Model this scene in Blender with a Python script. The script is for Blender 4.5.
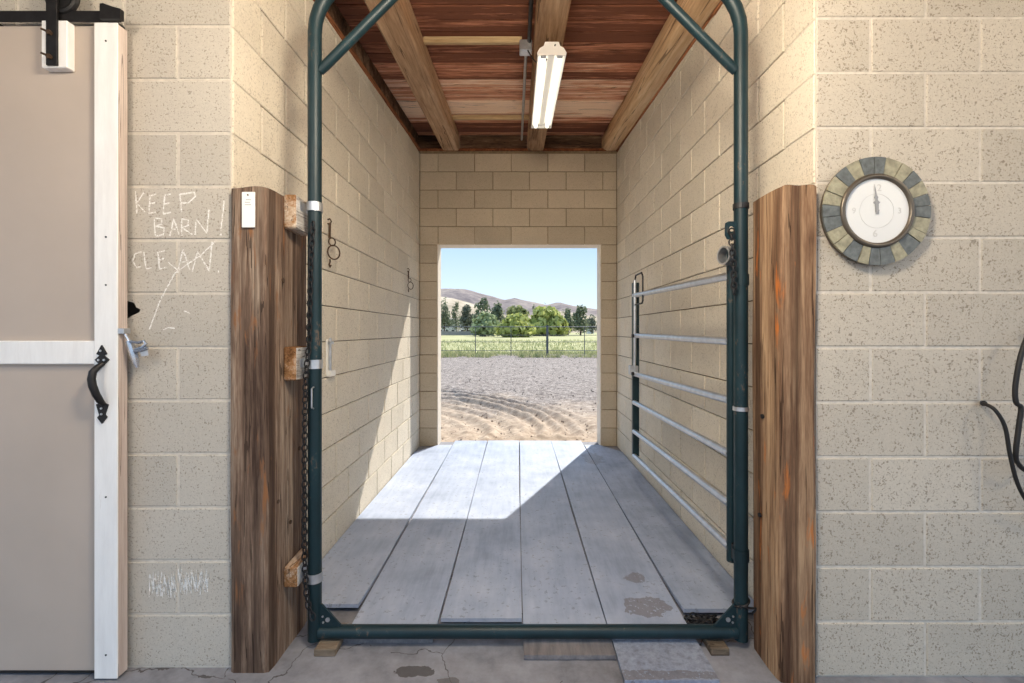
import bpy, bmesh, math, random
import numpy as np
from mathutils import Vector, Matrix, noise as mnoise

for o in list(bpy.data.objects):
    bpy.data.objects.remove(o)
scene = bpy.context.scene
COL = scene.collection
R = random.Random(7)

# ------------------------------------------------------------------ camera
F = 465.0          # focal length in pixels (1024 x 683 frame)
CX, CY = 517.5, 331.0
H = 1.28           # eye height
cam_d = bpy.data.cameras.new('camera')
cam = bpy.data.objects.new('camera', cam_d)
COL.objects.link(cam)
cam.location = (0, 0, H)
cam.rotation_euler = (math.pi / 2, 0, 0)
cam_d.sensor_width = 36
cam_d.lens = F / 1024 * 36
cam_d.shift_x = (512 - CX) / 1024
cam_d.shift_y = (CY - 341.5) / 1024
cam_d.clip_start = 0.05
cam_d.clip_end = 6000
scene.camera = cam

# ------------------------------------------------------------------ light
SUN_DIR = Vector((-1.01, -2.27, -2.234)).normalized()
SUN_STRENGTH = 4.5
SKY_STRENGTH = 0.88
EXPOSURE = 0.62
FILL_GLOBE = 23.0
TUBE = 1.15

world = bpy.data.worlds.new('world')
scene.world = world
world.use_nodes = True
wn, wl = world.node_tree.nodes, world.node_tree.links
wn.clear()
w_out = wn.new('ShaderNodeOutputWorld')
w_bg = wn.new('ShaderNodeBackground')
w_tc = wn.new('ShaderNodeTexCoord')
w_sep = wn.new('ShaderNodeSeparateXYZ')
w_rmp = wn.new('ShaderNodeValToRGB')
wl.new(w_tc.outputs['Generated'], w_sep.inputs[0])
wl.new(w_sep.outputs['Z'], w_rmp.inputs[0])
wl.new(w_rmp.outputs[0], w_bg.inputs[0])
wl.new(w_bg.outputs[0], w_out.inputs[0])
w_bg.inputs[1].default_value = SKY_STRENGTH
els = w_rmp.color_ramp.elements
els[0].position = 0.0
els[0].color = (0.76, 0.84, 0.90, 1)
els[1].position = 1.0
els[1].color = (0.39, 0.56, 0.82, 1)
e = els.new(0.09); e.color = (0.60, 0.75, 0.90, 1)
e = els.new(0.19); e.color = (0.41, 0.60, 0.85, 1)

sun_d = bpy.data.lights.new('sun', 'SUN')
sun = bpy.data.objects.new('sun', sun_d)
COL.objects.link(sun)
sun.rotation_euler = SUN_DIR.to_track_quat('-Z', 'Y').to_euler()
sun.location = (6, 14, 14)
sun_d.energy = SUN_STRENGTH
sun_d.angle = math.radians(0.55)
sun_d.color = (1.0, 0.93, 0.82)

scene.view_settings.view_transform = 'Standard'
scene.view_settings.look = 'None'
scene.view_settings.exposure = EXPOSURE
scene.view_settings.gamma = 1
scene.view_settings.use_curve_mapping = False


# ------------------------------------------------------------------ helpers
def P(x, y, D):
    """pixel at known depth -> world point"""
    return Vector(((x - CX) / F * D, D, H - (y - CY) / F * D))


def s2l(r, g, b):
    def f(c):
        c /= 255.0
        return c / 12.92 if c <= 0.04045 else ((c + 0.055) / 1.055) ** 2.4
    return (f(r), f(g), f(b), 1)


def link(name, me, mat=None, parent=None):
    o = bpy.data.objects.new(name, me)
    COL.objects.link(o)
    if mat is not None and me is not None and len(me.materials) == 0:
        me.materials.append(mat)
    if parent is not None:
        o.parent = parent
    return o


def mesh_of(name, verts, faces, mat=None, smooth=False):
    me = bpy.data.meshes.new(name)
    me.from_pydata([tuple(v) for v in verts], [], faces)
    me.update()
    if mat is not None:
        me.materials.append(mat)
    if smooth:
        me.polygons.foreach_set('use_smooth', [True] * len(me.polygons))
    return me


class MB:
    def __init__(self):
        self.v, self.f = [], []

    def add(self, verts, faces):
        n = len(self.v)
        self.v += [tuple(p) for p in verts]
        self.f += [tuple(i + n for i in fc) for fc in faces]
        return self

    def box(self, x0, x1, y0, y1, z0, z1, c=0.0):
        """box with chamfered edges (c>0)"""
        if c <= 0:
            v = [(x0, y0, z0), (x1, y0, z0), (x1, y1, z0), (x0, y1, z0),
                 (x0, y0, z1), (x1, y0, z1), (x1, y1, z1), (x0, y1, z1)]
            f = [(0, 3, 2, 1), (4, 5, 6, 7), (0, 1, 5, 4), (1, 2, 6, 5), (2, 3, 7, 6), (3, 0, 4, 7)]
            return self.add(v, f)
        bm = bmesh.new()
        bmesh.ops.create_cube(bm, size=1)
        for vv in bm.verts:
            vv.co = Vector(((x0 + x1) / 2 + vv.co.x * (x1 - x0), (y0 + y1) / 2 + vv.co.y * (y1 - y0),
                            (z0 + z1) / 2 + vv.co.z * (z1 - z0)))
        bmesh.ops.bevel(bm, geom=bm.edges[:], offset=c, segments=1, affect='EDGES')
        bm.verts.index_update()
        self.add([vv.co.copy() for vv in bm.verts], [[q.index for q in fc.verts] for fc in bm.faces])
        bm.free()
        return self

    def tube(self, pts, r, n=10, closed=False, cap=True):
        pts = [Vector(p) for p in pts]
        m = len(pts)
        rad = r if isinstance(r, (list, tuple)) else [r] * m
        base = len(self.v)
        prev = None
        for i, p in enumerate(pts):
            if closed:
                t = pts[(i + 1) % m] - pts[i - 1]
            else:
                t = pts[min(i + 1, m - 1)] - pts[max(i - 1, 0)]
            t.normalize()
            if prev is None:
                a = Vector((0, 0, 1)) if abs(t.z) < 0.9 else Vector((0, 1, 0))
                u = t.cross(a).normalized()
            else:
                u = (prev - t * prev.dot(t))
                if u.length < 1e-6:
                    u = t.orthogonal()
                u.normalize()
            prev = u
            w = t.cross(u)
            for k in range(n):
                a = 2 * math.pi * k / n
                self.v.append(tuple(p + (u * math.cos(a) + w * math.sin(a)) * rad[i]))
        seg = m if closed else m - 1
        for i in range(seg):
            i2 = (i + 1) % m
            for k in range(n):
                k2 = (k + 1) % n
                self.f.append((base + i * n + k, base + i * n + k2, base + i2 * n + k2, base + i2 * n + k))
        if cap and not closed:
            self.f.append(tuple(base + k for k in range(n))[::-1])
            self.f.append(tuple(base + (m - 1) * n + k for k in range(n)))
        return self

    def prism(self, poly, fn, d0, d1):
        """poly: 2D points, fn(u,v,d)->3D"""
        n = len(poly)
        v = [fn(a, b, d0) for a, b in poly] + [fn(a, b, d1) for a, b in poly]
        f = [tuple(range(n))[::-1], tuple(range(n, 2 * n))]
        for i in range(n):
            j = (i + 1) % n
            f.append((i, j, n + j, n + i))
        return self.add(v, f)

    def build(self, name, mat=None, parent=None, smooth=False, loc=None, fix=True):
        v = self.v
        if loc is not None:
            v = [(a - loc[0], b - loc[1], c - loc[2]) for a, b, c in v]
        me = bpy.data.meshes.new(name)
        me.from_pydata(v, [], self.f)
        if fix:
            bm = bmesh.new(); bm.from_mesh(me)
            bmesh.ops.recalc_face_normals(bm, faces=bm.faces[:])
            bm.to_mesh(me); bm.free()
        me.update()
        if smooth:
            me.polygons.foreach_set('use_smooth', [True] * len(me.polygons))
            try:
                me.set_sharp_from_angle(angle=math.radians(40))
            except Exception:
                pass
        o = link(name, me, mat, parent)
        if loc is not None:
            o.location = loc
        return o


def thing(name, label, cat, loc=(0, 0, 0), group=None):
    o = bpy.data.objects.new(name, None)
    COL.objects.link(o)
    o.location = loc
    o.empty_display_size = 0.1
    o['label'] = label
    o['category'] = cat
    if group:
        o['group'] = group
    return o


def tag(o, label, cat, group=None):
    o['label'] = label
    o['category'] = cat
    if group:
        o['group'] = group
    return o


def part(mb, name, mat, root, smooth=False):
    """build mb (world coordinates) as a child of root (an Empty or mesh with pure translation)"""
    wl_ = Vector(root.location)
    p = root.parent
    while p is not None:
        wl_ += Vector(p.location); p = p.parent
    mb.v = [(a - wl_.x, b - wl_.y, c - wl_.z) for a, b, c in mb.v]
    return mb.build(name, mat, root, smooth)


# ------------------------------------------------------------------ materials
class NT:
    def __init__(self, name):
        self.m = bpy.data.materials.new(name)
        self.m.use_nodes = True
        self.n = self.m.node_tree.nodes
        self.l = self.m.node_tree.links
        self.b = self.n['Principled BSDF']

    def node(self, t, **kw):
        nd = self.n.new(t)
        for k, v in kw.items():
            setattr(nd, k, v)
        return nd

    def set(self, sock, v):
        if hasattr(v, 'is_output'):
            self.l.new(v, sock)
        else:
            sock.default_value = v

    def math(self, op, a, b=0.0, c=0.0, clamp=False):
        nd = self.node('ShaderNodeMath', operation=op, use_clamp=clamp)
        self.set(nd.inputs[0], a); self.set(nd.inputs[1], b); self.set(nd.inputs[2], c)
        return nd.outputs[0]

    def mix(self, f, a, b, mode='MIX'):
        nd = self.node('ShaderNodeMix', data_type='RGBA', blend_type=mode)
        self.set(nd.inputs[0], f); self.set(nd.inputs[6], a); self.set(nd.inputs[7], b)
        return nd.outputs[2]

    def ramp(self, f, stops, interp='LINEAR'):
        nd = self.node('ShaderNodeValToRGB')
        nd.color_ramp.interpolation = interp
        el = nd.color_ramp.elements
        while len(el) < len(stops):
            el.new(0.5)
        for i, (p, c) in enumerate(stops):
            el[i].position = p
            el[i].color = c if len(c) == 4 else (*c, 1)
        self.l.new(f, nd.inputs[0])
        return nd.outputs[0]

    def noise(self, vec, scale, detail=3, rough=0.55, dist=0.0):
        nd = self.node('ShaderNodeTexNoise')
        nd.inputs['Scale'].default_value = scale
        nd.inputs['Detail'].default_value = detail
        nd.inputs['Roughness'].default_value = rough
        nd.inputs['Distortion'].default_value = dist
        if vec is not None:
            self.l.new(vec, nd.inputs['Vector'])
        return nd.outputs['Fac']

    def voronoi(self, vec, scale, feature='F1', rnd=1.0):
        nd = self.node('ShaderNodeTexVoronoi', feature=feature)
        nd.inputs['Scale'].default_value = scale
        nd.inputs['Randomness'].default_value = rnd
        if vec is not None:
            self.l.new(vec, nd.inputs['Vector'])
        return nd.outputs['Distance']

    def vec(self, kind='Object', scale=(1, 1, 1), rnd=0.0):
        tc = self.node('ShaderNodeTexCoord')
        mp = self.node('ShaderNodeMapping')
        mp.inputs['Scale'].default_value = scale
        self.l.new(tc.outputs[kind], mp.inputs['Vector'])
        if rnd:
            oi = self.node('ShaderNodeObjectInfo')
            v = self.math('MULTIPLY', oi.outputs['Random'], rnd)
            cb = self.node('ShaderNodeCombineXYZ')
            self.l.new(v, cb.inputs[0]); self.l.new(v, cb.inputs[1]); self.l.new(v, cb.inputs[2])
            self.l.new(cb.outputs[0], mp.inputs['Location'])
        return mp.outputs[0]

    def pos(self):
        return self.node('ShaderNodeNewGeometry').outputs['Position']

    def rand(self):
        return self.node('ShaderNodeObjectInfo').outputs['Random']

    def bump(self, h, strength=0.3, dist=0.01):
        nd = self.node('ShaderNodeBump')
        nd.inputs['Strength'].default_value = strength
        nd.inputs['Distance'].default_value = dist
        self.l.new(h, nd.inputs['Height'])
        self.l.new(nd.outputs[0], self.b.inputs['Normal'])

    def fin(self, col=None, rough=0.8, metal=0.0, spec=0.3):
        if col is not None:
            self.set(self.b.inputs['Base Color'], col)
        self.set(self.b.inputs['Roughness'], rough)
        self.b.inputs['Metallic'].default_value = metal
        self.b.inputs['Specular IOR Level'].default_value = spec
        return self.m


def plain(name, col, rough=0.6, metal=0.0, var=0.12, scale=12, bump=0.0, spec=0.4):
    t = NT(name)
    v = t.vec('Object', rnd=20)
    n = t.noise(v, scale, 4)
    c0 = tuple(c * (1 - var) for c in col[:3]) + (1,)
    c1 = tuple(min(1, c * (1 + var)) for c in col[:3]) + (1,)
    c = t.ramp(n, [(0.3, c0), (0.7, c1)])
    if bump:
        t.bump(n, bump, 0.005)
    return t.fin(c, rough, metal, spec)


def block_mat(name, base, var=0.16, pit=1.0):
    t = NT(name)
    v = t.pos()
    oi = t.rand()
    big = t.noise(v, 2.3, 3)
    fine = t.noise(v, 90, 3, 0.7)
    mid = t.noise(v, 22, 3)
    hi = tuple(min(1, c * (1 + var)) for c in base[:3]) + (1,)
    lo = tuple(c * (1 - var) for c in base[:3]) + (1,)
    f = t.math('ADD', t.math('MULTIPLY', oi, 0.38), t.math('MULTIPLY', big, 0.65))
    f = t.math('ADD', f, t.math('MULTIPLY', t.math('SUBTRACT', fine, 0.5), 0.7))
    c = t.ramp(f, [(0.15, lo), (0.85, hi)])
    # open pores of the concrete
    sel = t.noise(v, 26, 2)
    pn = t.noise(v, 120, 2, 0.6, 0.4)
    pits = t.ramp(t.math('ADD', pn, t.math('MULTIPLY', t.math('SUBTRACT', sel, 0.5), 0.25)), [(0.60, (0, 0, 0)), (0.64, (1, 1, 1))])
    pn2 = t.noise(v, 240, 2, 0.6, 0.4)
    pits2 = t.ramp(pn2, [(0.61, (0, 0, 0)), (0.66, (0.8, 0.8, 0.8))])
    allp = t.math('MAXIMUM', pits, pits2)
    pc = (base[0] * 0.36, base[1] * 0.32, base[2] * 0.28, 1)
    c = t.mix(t.math('MULTIPLY', allp, 0.62 * pit, clamp=True), c, pc)
    h = t.math('SUBTRACT', t.math('ADD', t.math('MULTIPLY', fine, 0.5), t.math('MULTIPLY', mid, 0.4)),
               t.math('MULTIPLY', allp, 0.9))
    t.bump(h, 0.35, 0.004)
    return t.fin(c, 0.92, 0, 0.15)


def wood_mat(name, cols, axis=2, stretch=0.06, scale=22, rough=0.85, bump=0.5, objrnd=True, bands=0.6, randcol=0.0,
             splinter=None):
    """cols: dark, mid, light; grain runs along axis"""
    t = NT(name)
    sc = [1, 1, 1]; sc[axis] = stretch
    v = t.vec('Object', tuple(sc), 37 if objrnd else 0)
    n1 = t.noise(v, scale, 6, 0.65, 0.6)
    n2 = t.noise(v, scale * 0.28, 3, 0.5, 0.3)
    n3 = t.noise(v, scale * 5, 3, 0.7)
    f = t.math('ADD', t.math('MULTIPLY', n1, 1 - bands), t.math('MULTIPLY', n2, bands))
    f = t.math('ADD', f, t.math('MULTIPLY', t.math('SUBTRACT', n3, 0.5), 0.28))
    if randcol:
        f = t.math('ADD', f, t.math('MULTIPLY', t.math('SUBTRACT', t.rand(), 0.5), randcol))
    d, m, l = cols
    c = t.ramp(f, [(0.34, d), (0.5, m), (0.66, l)])
    if splinter is not None:
        sch = [1, 1, 1]; sch[axis] = 0.012
        nh = t.noise(t.vec('Object', tuple(sch), 5), 17, 2, 0.5)
        c = t.mix(t.ramp(nh, [(0.52, (0, 0, 0)), (0.62, (0.72, 0.72, 0.72))]), c, tuple(q * 0.9 for q in d[:3]) + (1,))
    # checks (thin dark cracks along the grain)
    sc2 = [1, 1, 1]; sc2[axis] = stretch * 0.35
    v2 = t.vec('Object', tuple(sc2), 53 if objrnd else 0)
    cr = t.noise(v2, scale * 1.6, 2, 0.4)
    crm = t.math('LESS_THAN', t.math('ABSOLUTE', t.math('SUBTRACT', cr, 0.5)), 0.010)
    c = t.mix(t.math('MULTIPLY', crm, 0.7), c, tuple(q * 0.35 for q in d[:3]) + (1,))
    if splinter is not None:
        sc3 = [1, 1, 1]; sc3[axis] = 0.16
        sp = t.noise(t.vec('Object', tuple(sc3), 71), scale * 0.9, 5, 0.6, 0.5)
        c = t.mix(t.ramp(sp, [(0.60, (0, 0, 0)), (0.70, (0.85, 0.85, 0.85))]), c, splinter)
    h = t.math('SUBTRACT', t.math('ADD', n1, t.math('MULTIPLY', n3, 0.4)), t.math('MULTIPLY', crm, 0.7))
    t.bump(h, bump, 0.006)
    return t.fin(c, rough, 0, 0.2)


M = {}
M['block_front'] = block_mat('front_block', s2l(192, 183, 169), 0.13, 1.1)
M['block_pillar'] = block_mat('pillar_block', s2l(189, 182, 171), 0.12, 0.9)
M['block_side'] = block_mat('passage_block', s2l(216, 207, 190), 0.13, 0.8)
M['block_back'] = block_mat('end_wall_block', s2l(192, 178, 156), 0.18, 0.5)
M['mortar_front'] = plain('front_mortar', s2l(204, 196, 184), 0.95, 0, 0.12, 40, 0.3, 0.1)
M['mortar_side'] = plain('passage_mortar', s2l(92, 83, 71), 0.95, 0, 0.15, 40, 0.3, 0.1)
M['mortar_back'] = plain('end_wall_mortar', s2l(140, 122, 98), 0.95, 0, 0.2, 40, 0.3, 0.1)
M['render'] = plain('pale_plaster', s2l(226, 218, 205), 0.9, 0, 0.06, 20, 0.2, 0.1)
M['timber_l'] = wood_mat('weathered_timber', (s2l(66, 50, 42), s2l(124, 102, 86), s2l(176, 156, 136)), 2, 0.06, 30,
                         bands=0.42, splinter=s2l(142, 96, 62))
M['timber_r'] = wood_mat('orange_worn_timber', (s2l(68, 44, 32), s2l(134, 104, 80), s2l(188, 156, 122)), 2, 0.06, 26,
                         bands=0.45, splinter=s2l(196, 112, 48))
M['packer'] = wood_mat('dusty_packer_wood', (s2l(84, 72, 60), s2l(130, 116, 100), s2l(170, 156, 140)), 0, 0.15, 24)
M['cleat_face'] = wood_mat('whitewashed_cleat_face', (s2l(110, 96, 84), s2l(196, 190, 184), s2l(222, 220, 216)), 1, 0.15, 30)
M['cleat'] = wood_mat('old_cleat_wood', (s2l(88, 56, 30), s2l(150, 110, 74), s2l(205, 190, 172)), 1, 0.15, 24)
M['plank'] = wood_mat('roof_plank_wood', (s2l(122, 76, 56), s2l(210, 142, 108), s2l(250, 216, 184)), 0, 0.07, 26,
                      randcol=0.5, bands=0.3)
M['beam'] = wood_mat('rough_beam_wood', (s2l(120, 90, 66), s2l(176, 142, 110), s2l(212, 182, 150)), 1, 0.07, 14, bands=0.5)
M['beam_pale'] = wood_mat('round_log_wood', (s2l(150, 114, 82), s2l(204, 168, 128), s2l(232, 204, 168)), 1, 0.07, 12, bands=0.5)
M['blocking'] = wood_mat('dark_blocking_wood', (s2l(48, 34, 26), s2l(100, 76, 58), s2l(158, 130, 104)), 0, 0.12, 26)
M['ledger'] = wood_mat('ledger_wood', (s2l(84, 44, 24), s2l(130, 78, 48), s2l(168, 112, 76)), 1, 0.06, 20)
M['batten'] = wood_mat('pale_batten_wood', (s2l(170, 138, 98), s2l(214, 188, 146), s2l(236, 218, 184)), 0, 0.06, 20)
M['door_panel'] = plain('taupe_door_paint', s2l(186, 172, 160), 0.6, 0, 0.05, 3, 0.0, 0.35)
M['white_wood'] = None
M['black_iron'] = plain('black_iron', s2l(42, 41, 42), 0.45, 0.5, 0.25, 30, 0.15)
M['galv'] = plain('galvanised_steel', s2l(196, 199, 204), 0.38, 0.85, 0.12, 30, 0.05)
M['chrome'] = plain('zinc_plated_steel', s2l(190, 193, 200), 0.25, 0.9, 0.1, 30)
M['rusty'] = plain('rusty_steel', s2l(84, 66, 52), 0.7, 0.5, 0.3, 60, 0.2)
M['dark_steel'] = plain('dark_steel', s2l(58, 58, 60), 0.5, 0.7, 0.25, 40, 0.1)
M['rubber'] = plain('black_rubber', s2l(30, 29, 29), 0.5, 0, 0.1, 10)
M['white_plastic'] = plain('white_enamel', s2l(238, 236, 230), 0.35, 0, 0.03, 5)
M['glass_tube'] = plain('frosted_tube', s2l(246, 246, 244), 0.25, 0, 0.01, 5)
M['paper'] = plain('white_tag', s2l(240, 238, 234), 0.5, 0, 0.03, 8)
M['ink'] = plain('grey_print', s2l(150, 146, 142), 0.7, 0, 0.05, 8)
M['slate'] = plain('blue_grey_slate', s2l(96, 101, 101), 0.55, 0, 0.34, 45, 0.5)
M['quartzite'] = plain('yellow_green_slate', s2l(150, 145, 122), 0.55, 0, 0.3, 45, 0.5)
M['bezel'] = plain('bronze_bezel', s2l(98, 90, 80), 0.35, 0.5, 0.1, 12)
M['dial'] = plain('white_dial', s2l(222, 222, 220), 0.25, 0, 0.03, 6)
M['numeral'] = plain('faded_numeral', s2l(198, 197, 195), 0.6, 0, 0.02, 6)
M['hand'] = plain('clock_hand', s2l(150, 150, 152), 0.5, 0.1, 0.02, 6)


def white_wood():
    t = NT('chipped_white_paint')
    v = t.vec('Object', (1, 1, 0.12), 11)
    n = t.noise(v, 30, 5, 0.7)
    c = t.ramp(n, [(0.3, s2l(232, 230, 228)), (0.66, s2l(244, 243, 241)), (0.76, s2l(214, 206, 198))])
    t.bump(n, 0.2, 0.003)
    return t.fin(c, 0.55, 0, 0.35)


M['white_wood'] = white_wood()
M['stile_side'] = wood_mat('bare_stile_edge', (s2l(180, 160, 148), s2l(206, 190, 180), s2l(224, 212, 204)), 2, 0.05, 30)


def green_paint():
    t = NT('teal_green_pipe_paint')
    v = t.vec('Object', (1, 1, 0.6), 13)
    n = t.noise(v, 9, 5, 0.65)
    n2 = t.noise(v, 70, 3, 0.7)
    c = t.ramp(n, [(0.25, s2l(12, 32, 38)), (0.6, s2l(18, 45, 52)), (0.75, s2l(30, 60, 66))])
    f = t.ramp(t.math('ADD', n, t.math('MULTIPLY', t.math('SUBTRACT', n2, 0.5), 0.5)), [(0.64, (0, 0, 0)), (0.72, (1, 1, 1))])
    c = t.mix(t.math('MULTIPLY', f, 0.7), c, s2l(104, 84, 70))
    t.bump(n2, 0.08, 0.002)
    return t.fin(c, 0.45, 0.0, 0.4)


M['green'] = green_paint()


def spot(t, pos, x, y, rx, ry, nz, warp=0.8):
    """irregular stain centred on floor point (x, y)"""
    mp = t.node('ShaderNodeMapping', vector_type='POINT')
    mp.inputs['Location'].default_value = (-x / rx, -y / ry, 0)
    mp.inputs['Scale'].default_value = (1 / rx, 1 / ry, 0)
    t.l.new(pos, mp.inputs['Vector'])
    ln = t.node('ShaderNodeVectorMath', operation='LENGTH')
    t.l.new(mp.outputs[0], ln.inputs[0])
    d = t.math('ADD', ln.outputs['Value'], t.math('MULTIPLY', t.math('SUBTRACT', nz, 0.5), warp * 2))
    return t.math('LESS_THAN', d, 0.8), d


def concrete_mat():
    t = NT('worn_concrete')
    p = t.pos()
    n1 = t.noise(p, 2.2, 5, 0.6)
    n2 = t.noise(p, 14, 5, 0.7)
    n3 = t.noise(p, 120, 3, 0.7)
    f = t.math('ADD', t.math('MULTIPLY', n1, 0.6), t.math('MULTIPLY', n2, 0.4))
    c = t.ramp(f, [(0.3, s2l(96, 96, 101)), (0.48, s2l(132, 133, 140)), (0.7, s2l(162, 164, 173))])
    # hairline cracks
    wv = t.node('ShaderNodeVectorMath', operation='ADD')
    nc = t.node('ShaderNodeTexNoise'); nc.inputs['Scale'].default_value = 7; nc.inputs['Detail'].default_value = 4
    t.l.new(p, nc.inputs['Vector'])
    sc = t.node('ShaderNodeVectorMath', operation='SCALE'); sc.inputs['Scale'].default_value = 0.16
    t.l.new(nc.outputs['Color'], sc.inputs[0])
    t.l.new(p, wv.inputs[0]); t.l.new(sc.outputs[0], wv.inputs[1])
    vo = t.voronoi(wv.outputs[0], 1.9, 'DISTANCE_TO_EDGE')
    cr = t.math('MULTIPLY', t.math('LESS_THAN', vo, 0.0035), t.math('GREATER_THAN', n1, 0.44))
    c = t.mix(t.math('MULTIPLY', cr, 0.75), c, s2l(60, 54, 50))
    nz = t.noise(p, 16, 4, 0.6)
    for (x, y, rx, ry, k, cc) in ((-0.39, 1.745, 0.10, 0.035, 0.75, s2l(62, 58, 56)),
                                  (-0.62, 2.0, 0.22, 0.06, 0.4, s2l(130, 100, 74)),
                                  (0.80, 1.95, 0.16, 0.05, 0.5, s2l(120, 96, 78)),
                                  (-0.25, 1.70, 0.05, 0.02, 0.6, s2l(84, 78, 74))):
        m, _ = spot(t, p, x, y, rx, ry, nz)
        c = t.mix(t.math('MULTIPLY', m, k), c, cc)
    h = t.math('ADD', t.math('MULTIPLY', n2, 0.6), t.math('MULTIPLY', n3, 0.3))
    t.bump(t.math('SUBTRACT', h, cr), 0.25, 0.005)
    return t.fin(c, 0.75, 0, 0.3)


def board_mat():
    t = NT('grey_painted_ply')
    p = t.pos()
    v = t.vec('Object', (1, 0.12, 1), 19)
    g = t.noise(v, 30, 5, 0.65)
    n1 = t.noise(p, 3.0, 5, 0.6)
    n2 = t.noise(p, 40, 4, 0.7)
    f = t.math('ADD', t.math('MULTIPLY', g, 0.35), t.math('MULTIPLY', n1, 0.65))
    f = t.math('ADD', f, t.math('MULTIPLY', t.math('SUBTRACT', t.rand(), 0.5), 0.12))
    c = t.ramp(f, [(0.30, s2l(134, 146, 168)), (0.5, s2l(162, 174, 197)), (0.7, s2l(184, 194, 213))])
    sm = t.math('MULTIPLY', t.math('GREATER_THAN', n2, 0.61), t.math('GREATER_THAN', n1, 0.48))
    c = t.mix(t.math('MULTIPLY', sm, 0.35), c, s2l(92, 86, 84))
    nz = t.noise(p, 13, 4, 0.6)
    nz2 = t.noise(p, 60, 3, 0.6)
    for (x, y, rx, ry, k) in ((0.58, 2.12, 0.13, 0.09, 0.55), (0.60, 2.38, 0.07, 0.06, 0.5), (0.74, 4.6, 0.12, 0.25, 0.3),
                              (0.50, 1.70, 0.3, 0.03, 0.6)):
        m, d = spot(t, p, x, y, rx, ry, nz)
        m = t.math('MULTIPLY', m, t.math('MULTIPLY', t.math('GREATER_THAN', nz2, 0.38), k))
        c = t.mix(m, c, s2l(108, 94, 82))
    # worn bare wood on the boards' front ends; the second mask paints in shade
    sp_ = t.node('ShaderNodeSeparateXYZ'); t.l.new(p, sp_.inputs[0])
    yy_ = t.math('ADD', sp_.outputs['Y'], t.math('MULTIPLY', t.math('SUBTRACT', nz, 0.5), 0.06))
    m = t.math('MULTIPLY', t.math('LESS_THAN', yy_, 1.93), t.math('LESS_THAN', sp_.outputs['X'], 0.384))
    c = t.mix(t.math('MULTIPLY', m, 0.85), c, t.ramp(g, [(0.3, s2l(72, 64, 60)), (0.7, s2l(132, 122, 114))]))
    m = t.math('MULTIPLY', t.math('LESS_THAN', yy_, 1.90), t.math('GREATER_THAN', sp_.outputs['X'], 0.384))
    c = t.mix(t.math('MULTIPLY', m, t.ramp(n2, [(0.35, (0.75, 0.75, 0.75)), (0.65, (0.3, 0.3, 0.3))])), c, s2l(96, 98, 108))  # shade put into the colour of this sky-lit front end
    t.bump(t.math('ADD', g, n2), 0.18, 0.003)
    return t.fin(c, 0.6, 0, 0.35)


M['concrete'] = concrete_mat()
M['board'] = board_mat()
M['board_edge'] = plain('dark_ply_edge', s2l(70, 62, 56), 0.9, 0, 0.2, 30)

# ------------------------------------------------------------------ building constants
XL, XR = -1.085, 1.102          # passage side walls
YL, YR = 1.766, 1.72            # front faces of the left pillar and the right wall
YB, YO = 5.16, 5.36             # end wall inner / outer face
OL, OR_, OT = -0.883, 0.918, 2.2352   # opening in the end wall
CH, CW = 0.2032, 0.4064
SL = 0.085


def zb(y):
    return 3.28 - SL * (YB - y)


# ------------------------------------------------------------------ floor, ground
fl = MB()
fl.box(-6, 6, -7, YO, -0.25, 0.0)
floor = fl.build('floor', M['concrete'])
floor['kind'] = 'structure'

# ------------------------------------------------------------------ block walls
block_cache = {}


def block_mesh(w, zl, zr, mat):
    """block centred on its bottom edge; front face -Y at y=0; width w; left / right heights; chamfered face"""
    key = (round(w, 4), round(zl, 4), round(zr, 4), mat.name)
    if key in block_cache:
        return block_cache[key]
    c = 0.003
    hw = w / 2
    v = [(-hw, 0.06, 0), (hw, 0.06, 0), (hw, 0.06, zr), (-hw, 0.06, zl),
         (-hw, c, 0), (hw, c, 0), (hw, c, zr), (-hw, c, zl),
         (-hw + c, 0, c), (hw - c, 0, c), (hw - c, 0, zr - c), (-hw + c, 0, zl - c)]
    f = [(0, 1, 2, 3)[::-1][::-1], (0, 4, 5, 1), (1, 5, 6, 2), (2, 6, 7, 3), (3, 7, 4, 0),
         (4, 8, 9, 5), (5, 9, 10, 6), (6, 10, 11, 7), (7, 11, 8, 4), (8, 11, 10, 9)]
    me = mesh_of('block', v, f, mat)
    bm = bmesh.new(); bm.from_mesh(me)
    bmesh.ops.recalc_face_normals(bm, faces=bm.faces[:])
    bm.to_mesh(me); bm.free()
    block_cache[key] = me
    return me


def lay(parent, mat, segs, place, rotz, rows, gap, half_first, ztop=None, swap=False, jit=0.0012, vgap=None):
    """segs(k)->[(u0,u1,dir)] ; place(u)->(x,y) ; half_first(k)->bool"""
    vgap = gap if vgap is None else vgap
    for k in rows:
        z0, z1 = k * CH, (k + 1) * CH
        for (u0, u1, d) in segs(k):
            cells = []
            first = CW / 2 if half_first(k) else CW
            if d > 0:
                a = u0; b = u0 + first
                while a < u1 - 0.02:
                    cells.append((a, min(b, u1))); a = b; b += CW
            else:
                b = u1; a = u1 - first
                while b > u0 + 0.02:
                    cells.append((max(a, u0), b)); b = a; a -= CW
            for (a, b) in cells:
                if b - a < 0.03:
                    continue
                ta, tb = z1, z1
                if ztop is not None:
                    ta, tb = min(z1, ztop(a)), min(z1, ztop(b))
                ha, hb = ta - z0 - gap, tb - z0 - gap
                if max(ha, hb) < 0.02:
                    continue
                ha, hb = max(ha, 0.008), max(hb, 0.008)
                if swap:
                    ha, hb = hb, ha
                me = block_mesh(b - a - vgap, ha, hb, mat)
                o = bpy.data.objects.new('block', me)
                COL.objects.link(o)
                x, y = place((a + b) / 2)
                o.location = (x + R.uniform(-jit, jit), y + R.uniform(-jit, jit), z0 + gap / 2)
                o.rotation_euler = (0, 0, rotz)
                o.parent = parent


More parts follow.
